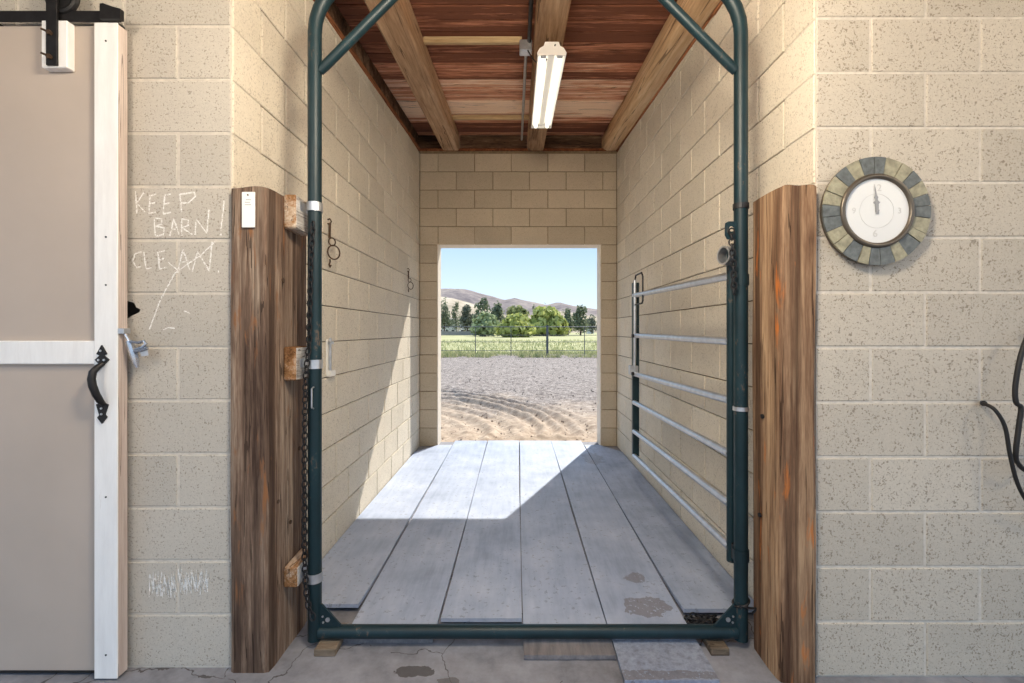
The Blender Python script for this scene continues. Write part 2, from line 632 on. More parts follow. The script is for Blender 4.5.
def core(name, boxes, mat):
    m = MB()
    for b in boxes:
        m.box(*b)
    o = m.build(name, mat)
    o['kind'] = 'structure'
    return o


HI = 3.0
REC = 0.003
RSD = 0.010
# right of the passage
w = core('wall_front_right', [(XR + 0.004, 5.0, YR + REC, YR + 0.2, 0, HI)], M['mortar_front'])
lay(w, M['block_front'], lambda k: [(XR + 0.0015, 3.4, 1)], lambda u: (u, YR), 0, range(0, 15), 0.009,
    lambda k: k % 2 == 1, ztop=lambda u: HI)
# left pillar and the wall over the sliding door
DOORX = -1.487
w = core('wall_front_left', [(DOORX + 0.055, XL - 0.004, YL + REC, YL + 0.2, 0, HI), (DOORX, DOORX + 0.055, YL + REC, YL + 0.2, 0, 6 * CH + 0.10), (DOORX, DOORX + 0.055, YL + REC, YL + 0.2, 6 * CH + 0.18, HI), (-5, DOORX, YL + REC, YL + 0.2, 11 * CH, HI),
                             (-5, -3.3, YL + REC, YL + 0.2, 0, 11 * CH)], M['mortar_front'])
lay(w, M['block_pillar'], lambda k: [(DOORX, XL - 0.0015, -1)] if k < 11 else [(-3.2, XL - 0.0015, -1)], lambda u: (u, YL), 0,
    [k for k in range(0, 15) if k != 6], 0.009, lambda k: k % 2 == 1, ztop=lambda u: HI)
# the chipped block beside the door
bw = XL - DOORX - 0.0105
poly = [(-bw / 2, 0.004), (bw / 2, 0.004), (bw / 2, CH - 0.005), (-bw / 2, CH - 0.005), (-bw / 2, 0.175), (-bw / 2 + 0.026, 0.168),
        (-bw / 2 + 0.034, 0.150), (-bw / 2 + 0.050, 0.143), (-bw / 2 + 0.046, 0.132), (-bw / 2 + 0.020, 0.120), (-bw / 2, 0.108)]
mb = MB(); mb.prism(poly, lambda a, b, d: (a, d, b), 0.0, 0.06)
o = mb.build('block', M['block_pillar'], w)
o.location = ((DOORX + XL) / 2, YL, 6 * CH)

# the closed room behind the sliding door
core('wall_store', [(-5.0, XL - 0.2, 3.6, 3.8, 0, 3.3), (-5.1, -5.0, YL, 3.8, 0, 3.3)], M['mortar_side'])
mb = MB().box(-5.0, XL - 0.2, YL + 0.01, YL + 0.2, HI, 3.24)
o = mb.build('trim_2', M['blocking']); o['kind'] = 'structure'
mb = MB().box(XR + 0.2, 5.0, YR + 0.01, YR + 0.2, HI, 3.24)
o = mb.build('trim_3', M['blocking']); o['kind'] = 'structure'
# passage side walls
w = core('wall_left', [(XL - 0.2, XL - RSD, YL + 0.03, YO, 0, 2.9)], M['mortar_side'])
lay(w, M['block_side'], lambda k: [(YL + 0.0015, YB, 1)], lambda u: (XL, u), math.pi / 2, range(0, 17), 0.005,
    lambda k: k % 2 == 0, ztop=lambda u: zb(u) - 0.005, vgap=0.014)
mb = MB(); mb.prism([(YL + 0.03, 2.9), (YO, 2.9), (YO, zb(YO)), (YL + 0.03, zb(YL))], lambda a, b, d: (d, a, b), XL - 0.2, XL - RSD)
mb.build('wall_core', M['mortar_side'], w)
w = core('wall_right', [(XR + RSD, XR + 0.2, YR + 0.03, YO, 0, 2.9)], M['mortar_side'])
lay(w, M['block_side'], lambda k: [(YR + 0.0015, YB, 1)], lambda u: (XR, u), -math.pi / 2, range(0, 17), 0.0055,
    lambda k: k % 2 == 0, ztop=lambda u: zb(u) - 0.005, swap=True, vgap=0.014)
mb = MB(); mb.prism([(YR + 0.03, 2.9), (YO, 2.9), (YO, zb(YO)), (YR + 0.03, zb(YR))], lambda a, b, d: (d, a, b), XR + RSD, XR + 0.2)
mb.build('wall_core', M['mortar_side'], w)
# end wall with the doorway to the yard
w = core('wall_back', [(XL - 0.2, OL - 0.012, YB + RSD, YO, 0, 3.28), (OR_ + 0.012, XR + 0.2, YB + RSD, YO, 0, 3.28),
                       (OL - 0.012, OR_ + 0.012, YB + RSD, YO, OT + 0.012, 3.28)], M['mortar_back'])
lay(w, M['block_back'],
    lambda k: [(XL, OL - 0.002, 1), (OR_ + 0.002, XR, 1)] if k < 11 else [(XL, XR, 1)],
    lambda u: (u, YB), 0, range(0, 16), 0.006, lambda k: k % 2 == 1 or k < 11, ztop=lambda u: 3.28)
# plastered reveal of the doorway
rv = MB()
rv.box(OL - 0.012, OL, YB + 0.002, YO + 0.01, 0, OT + 0.012)
rv.box(OR_, OR_ + 0.012, YB + 0.002, YO + 0.01, 0, OT + 0.012)
rv.box(OL, OR_, YB + 0.002, YO + 0.01, OT, OT + 0.012)
o = rv.build('trim_1', M['render']); o['kind'] = 'structure'

# ------------------------------------------------------------------ roof
mb = MB()
mb.prism([(-0.5, zb(-0.5) + 0.24), (5.9, zb(5.9) + 0.24), (5.9, zb(5.9) + 0.3), (-0.5, zb(-0.5) + 0.3)],
         lambda a, b, d: (d, a, b), -5.2, 5.2)
ceiling = mb.build('ceiling', M['blocking'])
ceiling['kind'] = 'structure'
ANG = math.atan(SL)


def sloped(name, mat, x0, x1, y0, y1, za, zc, parent, c=0.006):
    """box following the roof slope; za/zc are offsets over zb()"""
    ym = (y0 + y1) / 2
    m = MB()
    m.box(-(x1 - x0) / 2, (x1 - x0) / 2, -(y1 - y0) / 2, (y1 - y0) / 2, -(zc - za) / 2, (zc - za) / 2, c)
    o = m.build(name, mat, parent)
    o.location = ((x0 + x1) / 2, ym, zb(ym) + (za + zc) / 2)
    o.rotation_euler = (ANG, 0, 0)
    return o


yy = 1.45
pk = {}
i = 0
while yy < 5.34:
    wd = R.choice([0.135, 0.14, 0.145])
    key = wd
    if key not in pk:
        m = MB(); m.box(-1.22, 1.30, -wd / 2 + 0.003, wd / 2 - 0.003, -0.0125, 0.0125, 0.004)
        o = m.build('plank', M['plank'], ceiling); pk[key] = o.data
    else:
        o = link('plank', pk[key], None, ceiling)
    ym = yy + wd / 2
    o.location = (0, ym, zb(ym) + 0.20 + R.uniform(-0.004, 0.004))
    o.rotation_euler = (ANG, 0, 0)
    yy += wd
sloped('beam', M['beam'], -0.83, -0.645, 1.5, YB + 0.03, 0.0, 0.187, ceiling, 0.012)
sloped('beam', M['beam'], 0.11, 0.29, 1.5, YB + 0.03, 0.0, 0.187, ceiling, 0.012)
# rounded log over the right wall
m = MB()
prof = []
for kx in range(14):
    a = 2 * math.pi * kx / 14
    ca, sa = math.cos(a), math.sin(a)
    prof.append((math.copysign(abs(ca) ** 0.45, ca) * 0.095, math.copysign(abs(sa) ** 0.45, sa) * 0.094))
L2 = (YB + 0.03 - 1.5) / 2
ns = 18
vs, fs = [], []
for j in range(ns + 1):
    y = -L2 + 2 * L2 * j / ns
    for (a, b) in prof:
        q = mnoise.noise(Vector((a * 6, y * 1.5, b * 6 + 3))) * 0.012
        vs.append((a * (1 + q * 6), y, b * (1 + q * 6)))
npf = len(prof)
for j in range(ns):
    for k in range(npf):
        k2 = (k + 1) % npf
        fs.append((j * npf + k, j * npf + k2, (j + 1) * npf + k2, (j + 1) * npf + k))
fs.append(tuple(range(npf))); fs.append(tuple(range(ns * npf, (ns + 1) * npf)))
m.add(vs, fs)
o = m.build('beam', M['beam_pale'], ceiling, smooth=True)
o.location = (1.035, (YB + 0.03 + 1.5) / 2, zb((YB + 0.03 + 1.5) / 2) + 0.094)
o.rotation_euler = (ANG, 0, 0)
# wood on the wall heads
sloped('ledger', M['ledger'], XL - 0.03, XL + 0.012, YL, YB, -0.005, 0.022, ceiling, 0.003)
sloped('ledger', M['ledger'], XR - 0.008, XR + 0.03, YR, YB, -0.012, 0.012, ceiling, 0.003)
sloped('blocking', M['blocking'], XL - 0.2, XL - 0.02, YL, YO, 0.022, 0.187, ceiling, 0.003)
sloped('blocking', M['blocking'], XR + 0.03, XR + 0.2, YR, YO, 0.0, 0.187, ceiling, 0.003)
for (a, b) in ((XL - 0.02, -0.835), (-0.64, 0.105), (0.295, 0.94)):
    mb = MB(); mb.box(-(b - a) / 2, (b - a) / 2, -0.02, 0.02, -0.08, 0.08, 0.004)
    o = mb.build('blocking', M['blocking'], ceiling)
    o.location = ((a + b) / 2, YB + 0.05, zb(YB) + 0.105)
mb = MB(); mb.box(-(XR - XL) / 2, (XR - XL) / 2, -0.05, 0.05, -0.011, 0.011, 0.003)
o = mb.build('ledger', M['ledger'], ceiling); o.location = ((XL + XR) / 2, YB + 0.03, 3.29)
for (yb_, x0, x1) in ((3.20, -0.645, 0.03), (4.62, -0.645, 0.11)):
    m = MB(); m.box(-(x1 - x0) / 2, (x1 - x0) / 2, -0.018, 0.018, -0.02, 0.02, 0.003)
    o = m.build('batten', M['batten'], ceiling)
    o.location = ((x0 + x1) / 2, yb_, zb(yb_) + 0.165)
    o.rotation_euler = (ANG, 0, 0)

# ------------------------------------------------------------------ floor boards
bx = [XL + 0.004, -0.715, -0.34, 0.02, 0.385, 0.735, XR - 0.004]
fr = [2.115, 1.905, 2.02, 1.805, 1.675, 2.08]
lift = [0.020, 0.0, 0.012, 0.0, 0.0, 0.018]
for i in range(6):
    x0, x1 = bx[i] + 0.004, bx[i + 1] - 0.004
    y0, y1 = fr[i], YB - 0.01 if i in (0, 5) else YO - 0.02
    n = 16
    if i == 0: x1 -= 0.004
    if i == 5: x0 += 0.002
    if i in (1, 2, 3, 4):
        y1 = YO - 0.02
    vs, fs = [], []
    for j in range(n + 1):
        y = y0 + (y1 - y0) * (j / n) ** 1.6
        zz = 0.003 + lift[i] * max(0, 1 - (y - y0) / 0.45) ** 2 + 0.002 * math.sin(y * 2.3 + i)
        if i in (1, 2, 3, 4) and y > YB - 0.02:
            # keep clear of the jambs
            pass
        xa, xb = x0, x1
        if y > YB - 0.012:
            xa, xb = max(xa, OL + 0.006), min(xb, OR_ - 0.006)
        for (xx, dz) in ((xa, 0), (xb, 0), (xb, 0.017), (xa, 0.017)):
            vs.append((xx + 0.003 * math.sin(y * 1.7 + i * 2), y, zz + dz))
    for j in range(n):
        a, b = j * 4, j * 4 + 4
        for k in range(4):
            k2 = (k + 1) % 4
            fs.append((a + k, a + k2, b + k2, b + k))
    fs.append((0, 1, 2, 3)); fs.append((n * 4, n * 4 + 1, n * 4 + 2, n * 4 + 3))
    mb = MB(); mb.add(vs, fs)
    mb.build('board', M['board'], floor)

# ------------------------------------------------------------------ sliding door
DY = 1.70
door = MB().box(-2.75, -1.50, DY + 0.022, DY + 0.045, 0.022, 2.41, 0.002).build('door_1', M['door_panel'])
door['kind'] = 'structure'
door['label'] = 'taupe sliding barn door with white painted stile and rail'


def wbox(name, mat, root, *a, c=0.003):
    return part(MB().box(*a, c), name, mat, root)


st = wbox('stile', M['white_wood'], door, -1.548, -1.4635, DY, DY + 0.006, 0.008, 2.408, c=0.0015)
wbox('stile_edge', M['stile_side'], st, -1.548, -1.4640, DY + 0.006, DY + 0.046, 0.010, 2.405, c=0.001)
wbox('rail', M['white_wood'], door, -2.75, -1.5485, DY + 0.003, DY + 0.024, 1.158, 1.244)
wbox('bottom_sweep', M['rubber'], door, -2.75, -1.55, DY + 0.026, DY + 0.04, 0.010, 0.024, c=0.001)
for y in (41, 237, 285, 497, 655):
    p = P(106, y, DY)
    m = MB().tube([(p.x, DY + 0.001, p.z), (p.x, DY - 0.0015, p.z)], 0.0035, 8)
    part(m, 'nail', M['dark_steel'], st)
# hanger block, strap and wheel
hb = wbox('hanger_block', M['white_wood'], door, P(41, 0, 1.69).x, P(67, 0, 1.69).x, 1.690, DY + 0.022, P(0, 67.5, 1.69).z, 2.41)
hs = wbox('hanger_strap', M['black_iron'], door, P(45, 0, 1.68).x, P(56, 0, 1.68).x, 1.682, 1.690, P(0, 64.5, 1.68).z, 2.62, c=0.001)
for y in (33, 57):
    p = P(50, y, 1.68)
    m = MB()
    m.tube([(p.x, 1.684, p.z), (p.x, 1.671, p.z)], 0.009, 6)
    m.tube([(p.x - 0.005, 1.675, p.z + 0.003), (p.x - 0.02, 1.667, p.z + 0.008)], 0.004, 6)
    part(m, 'bolt', M['rusty'], hs)
wx, wz = P(59, 0, 1.69).x, 2.50
m = MB()
ring = [(wx + 0.05 * math.cos(a), 1.703, wz + 0.05 * math.sin(a)) for a in [k * math.pi / 12 for k in range(24)]]
m.tube(ring, 0.012, 8, closed=True)
m.tube([(wx, 1.695, wz), (wx, 1.711, wz)], 0.042, 20)
part(m, 'wheel', M['black_iron'], door, True)
# handle
hy = DY - 0.002


def hz(pts):
    return [((80 + a / 4.875 - CX) / F * DY, H - (300 + b / 4.875 - CY) / F * DY) for a, b in pts]


m = MB()
m.prism(hz([(110, 220), (86, 263), (101, 270), (78, 291), (98, 312), (126, 312), (146, 291), (121, 270), (135, 263)]),
        lambda a, b, d: (a, d, b), hy - 0.004, hy + 0.002)
m.prism(hz([(84, 508), (104, 500), (120, 500), (142, 510), (126, 558), (136, 570), (112, 602), (90, 572), (100, 560)]),
        lambda a, b, d: (a, d, b), hy - 0.004, hy + 0.002)
hd = part(m, 'handle', M['black_iron'], door)
m = MB()
gp = hz([(114, 308), (85, 328), (62, 352), (56, 385), (62, 420), (78, 460), (98, 492), (113, 508)])
gd = [0.004, 0.018, 0.03, 0.036, 0.036, 0.03, 0.018, 0.004]
m.tube([(a * (hy - d) / DY, hy - d, H + (b - H) * (hy - d) / DY) for (a, b), d in zip(gp, gd)], [0.008, 0.011, 0.012, 0.0125, 0.0125, 0.012, 0.011, 0.008], 10)
part(m, 'grip', M['black_iron'], hd, True)
for (a, b) in hz([(108, 247), (98, 292), (125, 292), (112, 527), (112, 555)]):
    m = MB().tube([(a, hy - 0.004, b), (a, hy - 0.007, b)], 0.004, 8)
    part(m, 'screw', M['galv'], hd)
# overhead track
tr = thing('door_track', 'black flat steel track over the taupe sliding door', 'track', (-1.6, 1.70, 2.40))
wbox('rail_bar', M['black_iron'], tr, -3.1, P(120, 0, 1.70).x, 1.7005, 1.707, 2.412, 2.452, c=0.001)
x0 = P(101, 0, 1.69).x
m = MB()
m.prism([(x0, 2.411), (x0 + 0.075, 2.411), (x0 + 0.075, 2.448), (x0 + 0.045, 2.456), (x0 + 0.012, 2.468), (x0, 2.466)],
        lambda a, b, d: (a, d, b), 1.684, 1.7005)
part(m, 'end_stop', M['black_iron'], tr)
for xx in (-1.50, -1.95, -2.6):
    m = MB().tube([(xx, 1.70, 2.425), (xx, YL + 0.02, 2.425)], 0.012, 8)
    part(m, 'standoff', M['black_iron'], tr)
# hasp and snap on the door edge
LY = 1.72
lt = thing('door_latch', 'zinc slide bolt snap hanging on the white door edge', 'latch', P(128, 330, LY))


def lz(a, b, D=LY):
    return P(80 + a / 4.875, 300 + b / 4.875, D)


m = MB()
q0, q1 = lz(183, 165), lz(232, 138)
m.box(q0.x, q1.x, DY + 0.002, DY + 0.035, q0.z, q1.z, 0.002)
part(m, 'staple', M['galv'], lt)
m = MB()
m.tube([lz(220, 165, 1.715), lz(232, 185, 1.715), lz(244, 205, 1.715)], 0.006, 8)
m.tube([lz(240, 200), lz(262, 260), lz(272, 300), lz(280, 330)], [0.012, 0.014, 0.011, 0.006], 8)
part(m, 'bolt_body', M['chrome'], lt, True)
m = MB()
m.tube([lz(245, 203, 1.71), lz(285, 208, 1.71), lz(312, 200, 1.71), lz(322, 212, 1.71), lz(305, 232, 1.71), lz(270, 240, 1.71)], 0.0055, 8)
m.tube([lz(265, 250, 1.71), lz(300, 245, 1.71), lz(330, 235, 1.71)], 0.006, 8)
part(m, 'hook', M['chrome'], lt, True)
m = MB()
m.prism([(285, 235), (325, 225), (335, 270), (300, 275)], lambda a, b, d: lz(a, b, d), 1.712, 1.728)
part(m, 'plate', M['galv'], lt)

# ------------------------------------------------------------------ timbers


def timber(name, label, mat, x0, x1, y0, y1, h, topf, seed, wav=0.004):
    root = thing(name, label, 'post', ((x0 + x1) / 2, (y0 + y1) / 2, 0))
    nx, ny, nz = 8, 8, 36
    m = MB()
    cx, cy = (x0 + x1) / 2, (y0 + y1) / 2
    loop = []
    for i in range(nx): loop.append((x0 + (x1 - x0) * i / nx, y0))
    for i in range(ny): loop.append((x1, y0 + (y1 - y0) * i / ny))
    for i in range(nx): loop.append((x1 - (x1 - x0) * i / nx, y1))
    for i in range(ny): loop.append((x0, y1 - (y1 - y0) * i / ny))
    nl = len(loop)
    vs, fs = [], []
    for j in range(nz + 1):
        t = j / nz
        for (x, y) in loop:
            z = t * (h + topf(x, y))
            nv = mnoise.noise_vector(Vector((x * 9 + seed, y * 9, z * 1.6)))
            dx, dy = nv.x * wav, nv.y * wav
            corner = (abs(x - x0) < 1e-6 or abs(x - x1) < 1e-6) and (abs(y - y0) < 1e-6 or abs(y - y1) < 1e-6)
            k = 0.006 * (1 + nv.z) if corner else 0
            vs.append((x + dx + (k if x < cx else -k) - cx, y + dy + (k if y < cy else -k) - cy, z))
    for j in range(nz):
        for k in range(nl):
            k2 = (k + 1) % nl
            fs.append((j * nl + k, j * nl + k2, (j + 1) * nl + k2, (j + 1) * nl + k))
    fs.append(tuple(range(nl))[::-1])
    top = [nz * nl + k for k in range(nl)]
    ctr = len(vs)
    vs.append((0, 0, h + topf(cx, cy) + 0.004))
    for k in range(nl):
        fs.append((top[k], top[(k + 1) % nl], ctr))
    m.add(vs, fs)
    m.build('shaft', mat, root)
    return root


tl = timber('timber_post', 'grey brown weathered timber post beside the chalk-marked block pillar', M['timber_l'],
            -1.080, -0.928, 1.74, 2.06, 1.818, lambda x, y: -0.004 * math.sin(x * 40), 3)
trt = timber('timber_post', 'orange brown split timber post with rounded top below the stone clock', M['timber_r'],
             0.953, 1.088, 1.688, 1.90, 1.785,
             lambda x, y: 0.028 - 2.2 * (x - 1.02) ** 2 * 1.0 - 0.05 * max(0, (y - 1.75)) + 0.004 * math.sin(x * 60), 11, 0.006)


def cleat(z0, z1, y0, y1, th, root, tilt=0):
    m = MB().box(-0.928, -0.928 + th, y0, y1, z0, z1, 0.006)
    m.v = [(a, b, c + tilt * (b - y0)) for a, b, c in m.v]
    c_ = part(m, 'cleat', M['cleat'], root)
    m = MB().box(-0.9285 + th, -0.926 + th, y0 + 0.005, y1 - 0.004, z0 + 0.004, z1 - 0.004, 0.0008)
    m.v = [(a, b, c + tilt * (b - y0)) for a, b, c in m.v]
    part(m, 'weathered_face', M['cleat_face'], c_)
    zc = (z0 + z1) / 2 + (0.03 if tilt < 0 else 0)
    m = MB().box(-0.926 + th, -0.9235 + th, y0 + 0.03, y1 - 0.01, zc - 0.018, zc + 0.018)
    part(m, 'strap_tail', M['galv'], c_)
    return c_


cleat(1.687, 1.822, 1.84, 1.965, 0.05, tl, -0.05)
cleat(1.083, 1.217, 1.84, 1.965, 0.05, tl)
cleat(0.262, 0.345, 1.84, 1.99, 0.055, tl, 0.05)
# rust stain bolts on the inner face
for (y, z, r) in ((1.84, 1.48, 0.010), (1.98, 0.78, 0.009), (1.80, 0.62, 0.008), (1.90, 0.50, 0.008)):
    m = MB().tube([(-0.93, y, z), (-0.924, y, z)], r, 8)
    part(m, 'bolt_head', M['rusty'], tl)
for (y, z) in ((1.80, 0.95), (1.82, 0.56)):
    m = MB().tube([(0.951, y, z), (0.944, y, z)], 0.009, 8)
    part(m, 'bolt_head', M['dark_steel'], trt)
# tag stapled on the left timber
tg = thing('paper_tag', 'small white printed tag pinned to the grey brown timber', 'tag', P(248.5, 227, 1.732))
p0, p1 = P(242, 227.5, 1.732), P(255, 192, 1.732)
tb = part(MB().box(p0.x, p1.x, 1.730, 1.735, p0.z, p1.z, 0.001), 'card', M['paper'], tg)
for k, (a, b, yy_) in enumerate(((246, 251, 199.5), (245, 250, 202), (245, 251, 204.5))):
    q0, q1 = P(a, yy_ + 0.5, 1.73), P(b, yy_, 1.73)
    part(MB().box(q0.x, q1.x, 1.7292, 1.7302, q0.z, q1.z), 'print_line', M['ink'], tg)
p = P(248, 195, 1.73)
part(MB().tube([(p.x, 1.7305, p.z), (p.x, 1.727, p.z)], 0.003, 8), 'pin', M['rusty'], tg)

# ------------------------------------------------------------------ green pipe frame
FY = 1.89
PX0, PX1, PR = -0.824, 0.908, 0.027
BZ = 0.059
ZT = 2.74
gf = thing('gate_frame', 'tall teal green steel pipe gate frame across the passage entrance', 'gate frame', (0.04, FY, 0))


def bend(px, sgn, r=0.25):
    pts = [(px, FY, BZ - 0.03), (px, FY, 1.2), (px, FY, ZT - r)]
    for k in range(1, 9):
        a = k / 8 * math.pi / 2
        pts.append((px + sgn * r * (1 - math.cos(a)), FY, ZT - r + r * math.sin(a)))
    return pts


part(MB().tube(bend(PX0, 1), PR, 18), 'upright', M['green'], gf, True)
part(MB().tube(bend(PX1, -1), PR, 18), 'upright', M['green'], gf, True)
part(MB().tube([(PX0 + 0.25, FY, ZT), (PX1 - 0.25, FY, ZT)], PR, 18), 'top_bar', M['green'], gf, True)
part(MB().tube([(PX0 + 0.02, FY, BZ), (PX1 - 0.02, FY, BZ)], 0.026, 18), 'sill_bar', M['green'], gf, True)
for px, s in ((PX0, 1), (PX1, -1)):
    a = Vector((px + s * 0.02, FY, 2.335)); b = Vector((px + s * 0.42, FY, ZT))
    part(MB().tube([a, a.lerp(b, 0.06), a.lerp(b, 0.94), b], [0.017, 0.0195, 0.0195, 0.017], 14), 'brace', M['green'], gf, True)
    # gusset plate
    gx = px + s * 0.024
    m = MB()
    m.prism([(gx, 0.085), (gx + s * 0.085, 0.085), (gx + s * 0.085, 0.093), (gx + s * 0.01, 0.175), (gx, 0.175)],
            lambda u, v, d: (u, d, v), FY - 0.012, FY - 0.004)
    g = part(m, 'gusset', M['green'], gf)
    for (u, v, r) in ((0.034, 0.115, 0.009), (0.016, 0.104, 0.004), (0.014, 0.128, 0.004)):
        part(MB().tube([(gx + s * u, FY - 0.011, v), (gx + s * u, FY - 0.016, v)], r, 10), 'bolt', M['galv'], g)


def strap(px, z, x_end, root, mat, h=0.036, y_end=FY + 0.05):
    """band round an upright with its two tails running to the timber"""
    m = MB()
    r0, r1 = PR + 0.001, PR + 0.004
    vs, fs = [], []
    n = 20
    for k in range(n):
        a = 2 * math.pi * k / n
        for (r, dz) in ((r0, -h / 2), (r1, -h / 2), (r1, h / 2), (r0, h / 2)):
            vs.append((px + r * math.cos(a), FY + r * math.sin(a), z + dz))
    for k in range(n):
        k2 = (k + 1) % n
        for q in range(4):
            q2 = (q + 1) % 4
            fs.append((k * 4 + q, k * 4 + q2, k2 * 4 + q2, k2 * 4 + q))
    m.add(vs, fs)
    sx = -1 if x_end < px else 1
    xa, xb = sorted((px + sx * PR * 0.7, x_end))
    m.box(xa, xb, FY + 0.018, FY + 0.021, z - h / 2, z + h / 2)
    return part(m, 'strap_clamp', mat, root, False)


for z in (1.782, 1.146, 0.283):
    strap(PX0, z, -0.866, gf, M['galv'])
strap(PX1, 1.786, 0.944, gf, M['dark_steel'], 0.022)
strap(PX1, 0.965, PX1 + 0.03, gf, M['galv'], 0.016)
# hinge clamps carrying the gate
for z in (1.487, 0.372):
    s = strap(PX1, z, PX1 + 0.035, gf, M['green'], 0.045)
    m = MB().tube([(PX1 - 0.012, FY + 0.03, z - 0.03), (PX1 - 0.012, FY + 0.03, z + 0.03)], 0.012, 10)
    part(m, 'hinge_pin', M['dark_steel'], s, True)
# wire tie near the foot
m = MB()
zt = 0.18
pts = [(PX1 + (PR + 0.004) * math.cos(a), FY + (PR + 0.004) * math.sin(a), zt + 0.012 * math.cos(a)) for a in
       [k * 2 * math.pi / 16 for k in range(16)]]
m.tube(pts, 0.0045, 6, closed=True)
m.tube([(PX1 - 0.02, FY - 0.027, zt), (PX1 + 0.02, FY - 0.034, zt - 0.006), (PX1 + 0.05, FY - 0.03, zt - 0.01), (0.944, FY - 0.025, zt - 0.03)], 0.0045, 6)
part(m, 'wire_tie', M['dark_steel'], gf, True)
# small grab loop on the left upright
m = MB()
lx = PX0 + 0.006
p = [(lx, FY - PR + 0.004, 1.056), (lx, FY - PR - 0.014, 1.050), (lx, FY - PR - 0.014, 0.975), (lx, FY - PR + 0.004, 0.968)]
m.tube(p, 0.0035, 6)
part(m, 'grab_loop', M['galv'], gf, True)
# chain lug on the right upright
m = MB()
lx = P(731.5, 0, 1.88).x
for (a0, a1) in ((0, 1),):
    outer = [(lx - 0.022, 1.65), (lx - 0.022, 1.70), (lx - 0.012, 1.722), (lx + 0.008, 1.724), (lx + 0.024, 1.71), (lx + 0.024, 1.65)]
vs, fs = [], []
n = 16
hc = (lx, 1.693)
for k in range(n):
    a = 2 * math.pi * k / n
    ca, sa = math.cos(a), math.sin(a)
    ro = min(0.026 / max(abs(ca), 1e-3), (0.03 if sa > 0 else 0.042) / max(abs(sa), 1e-3), 0.034 if sa > 0 else 9)
    for (r, d) in ((0.011, FY - 0.012), (ro, FY - 0.012), (ro, FY - 0.006), (0.011, FY - 0.006)):
        vs.append((hc[0] + r * ca, d, hc[1] + r * sa))
for k in range(n):
    k2 = (k + 1) % n
    for q in range(4):
        q2 = (q + 1) % 4
        fs.append((k * 4 + q, k * 4 + q2, k2 * 4 + q2, k2 * 4 + q))
m.add(vs, fs)
part(m, 'chain_lug', M['green'], gf)

# packers below the sill bar
for k, (x0, x1, y, lab) in enumerate(((-0.80, -0.716, 1.885, 'small wooden packer under the left foot of the teal frame'),
                                 (0.762, 0.835, 1.89, 'small pale wooden packer beside the chain heap under the teal frame'))):
    m = MB().box(-(x1 - x0) / 2, (x1 - x0) / 2, -0.05, 0.05, 0, 0.030, 0.003)
    o = m.build('wood_packer', M['packer']); o.location = ((x0 + x1) / 2, y - 0.01, 0.0)
    tag(o, 'small wooden packer wedged under the %s end of the teal sill bar' % ('grey timber' if k == 0 else 'orange timber'), 'packer')

# ------------------------------------------------------------------ open tube gate
gate = thing('tube_gate', 'open livestock gate with galvanised rails swung against the block wall', 'gate', (0.90, 1.95, 0.30))
A0, A1 = Vector((0.900, 1.957, 0)), Vector((0.893, 3.52, 0))
part(MB().tube([(A0.x, A0.y, 0.312), (A0.x, A0.y, 1.62)], 0.019, 14), 'hinge_stile', M['green'], gate, True)
part(MB().box(A1.x - 0.024, A1.x + 0.024, A1.y - 0.02, A1.y + 0.02, 0.335, 1.645, 0.003), 'end_stile', M['green'], gate)
for (za, zc) in ((1.512, 1.548), (1.237, 1.247), (0.989, 0.957), (0.763, 0.742), (0.554, 0.523), (0.371, 0.340)):
    part(MB().tube([(A0.x - 0.006, A0.y, za), (A1.x - 0.012, A1.y - 0.01, zc)], 0.0175, 14), 'rail', M['galv'], gate, True)
# open collar at the hinge end
m = MB()
vs, fs = [], []
n = 20
for k in range(n):
    a = 2 * math.pi * k / n
    ax_, sx_ = Vector((-0.93, -0.37, 0)), Vector((0.37, -0.93, 0))
    for (r, y) in ((0.034, 0.0), (0.034, 0.045), (0.028, 0.045), (0.028, 0.0)):
        q = Vector((0.890, 1.935, 1.592)) + ax_ * y + sx_ * (r * math.cos(a)) + Vector((0, 0, r * 1.15 * math.sin(a)))
        vs.append(tuple(q))
for k in range(n):
    k2 = (k + 1) % n
    for q in range(4):
        q2 = (q + 1) % 4
        fs.append((k * 4 + q, k * 4 + q2, k2 * 4 + q2, k2 * 4 + q))
m.add(vs, fs)
part(m, 'latch_collar', M['galv'], gate, True)
# lever latch at the free end
m = MB()
lx, ly = A1.x - 0.02, A1.y - 0.06
m.tube([(lx, ly, 1.66), (lx, ly, 1.30), (lx + 0.005, ly + 0.02, 1.10), (lx, ly + 0.02, 0.98)], 0.011, 8)
lever = part(m, 'latch_bar', M['galv'], gate, True)
m = MB()
m.tube([(lx, ly - 0.005, 1.66), (lx, ly - 0.03, 1.69), (lx, ly - 0.19, 1.69), (lx, ly - 0.22, 1.66), (lx, ly - 0.22, 1.49), (lx, ly - 0.20, 1.475),
        (lx, ly - 0.01, 1.475)], 0.006, 8)
part(m, 'latch_loop', M['dark_steel'], lever, True)
m = MB().box(lx - 0.03, lx + 0.03, A1.y - 0.05, A1.y + 0.02, 0.95, 1.02, 0.004)
part(m, 'latch_clamp', M['galv'], gate)
for z in (1.245, 0.965):
    m = MB().tube([(lx - 0.014, ly - 0.03, z), (lx - 0.03, ly - 0.03, z)], 0.014, 8)
    part(m, 'latch_bolt', M['dark_steel'], gate)

# ------------------------------------------------------------------ chains


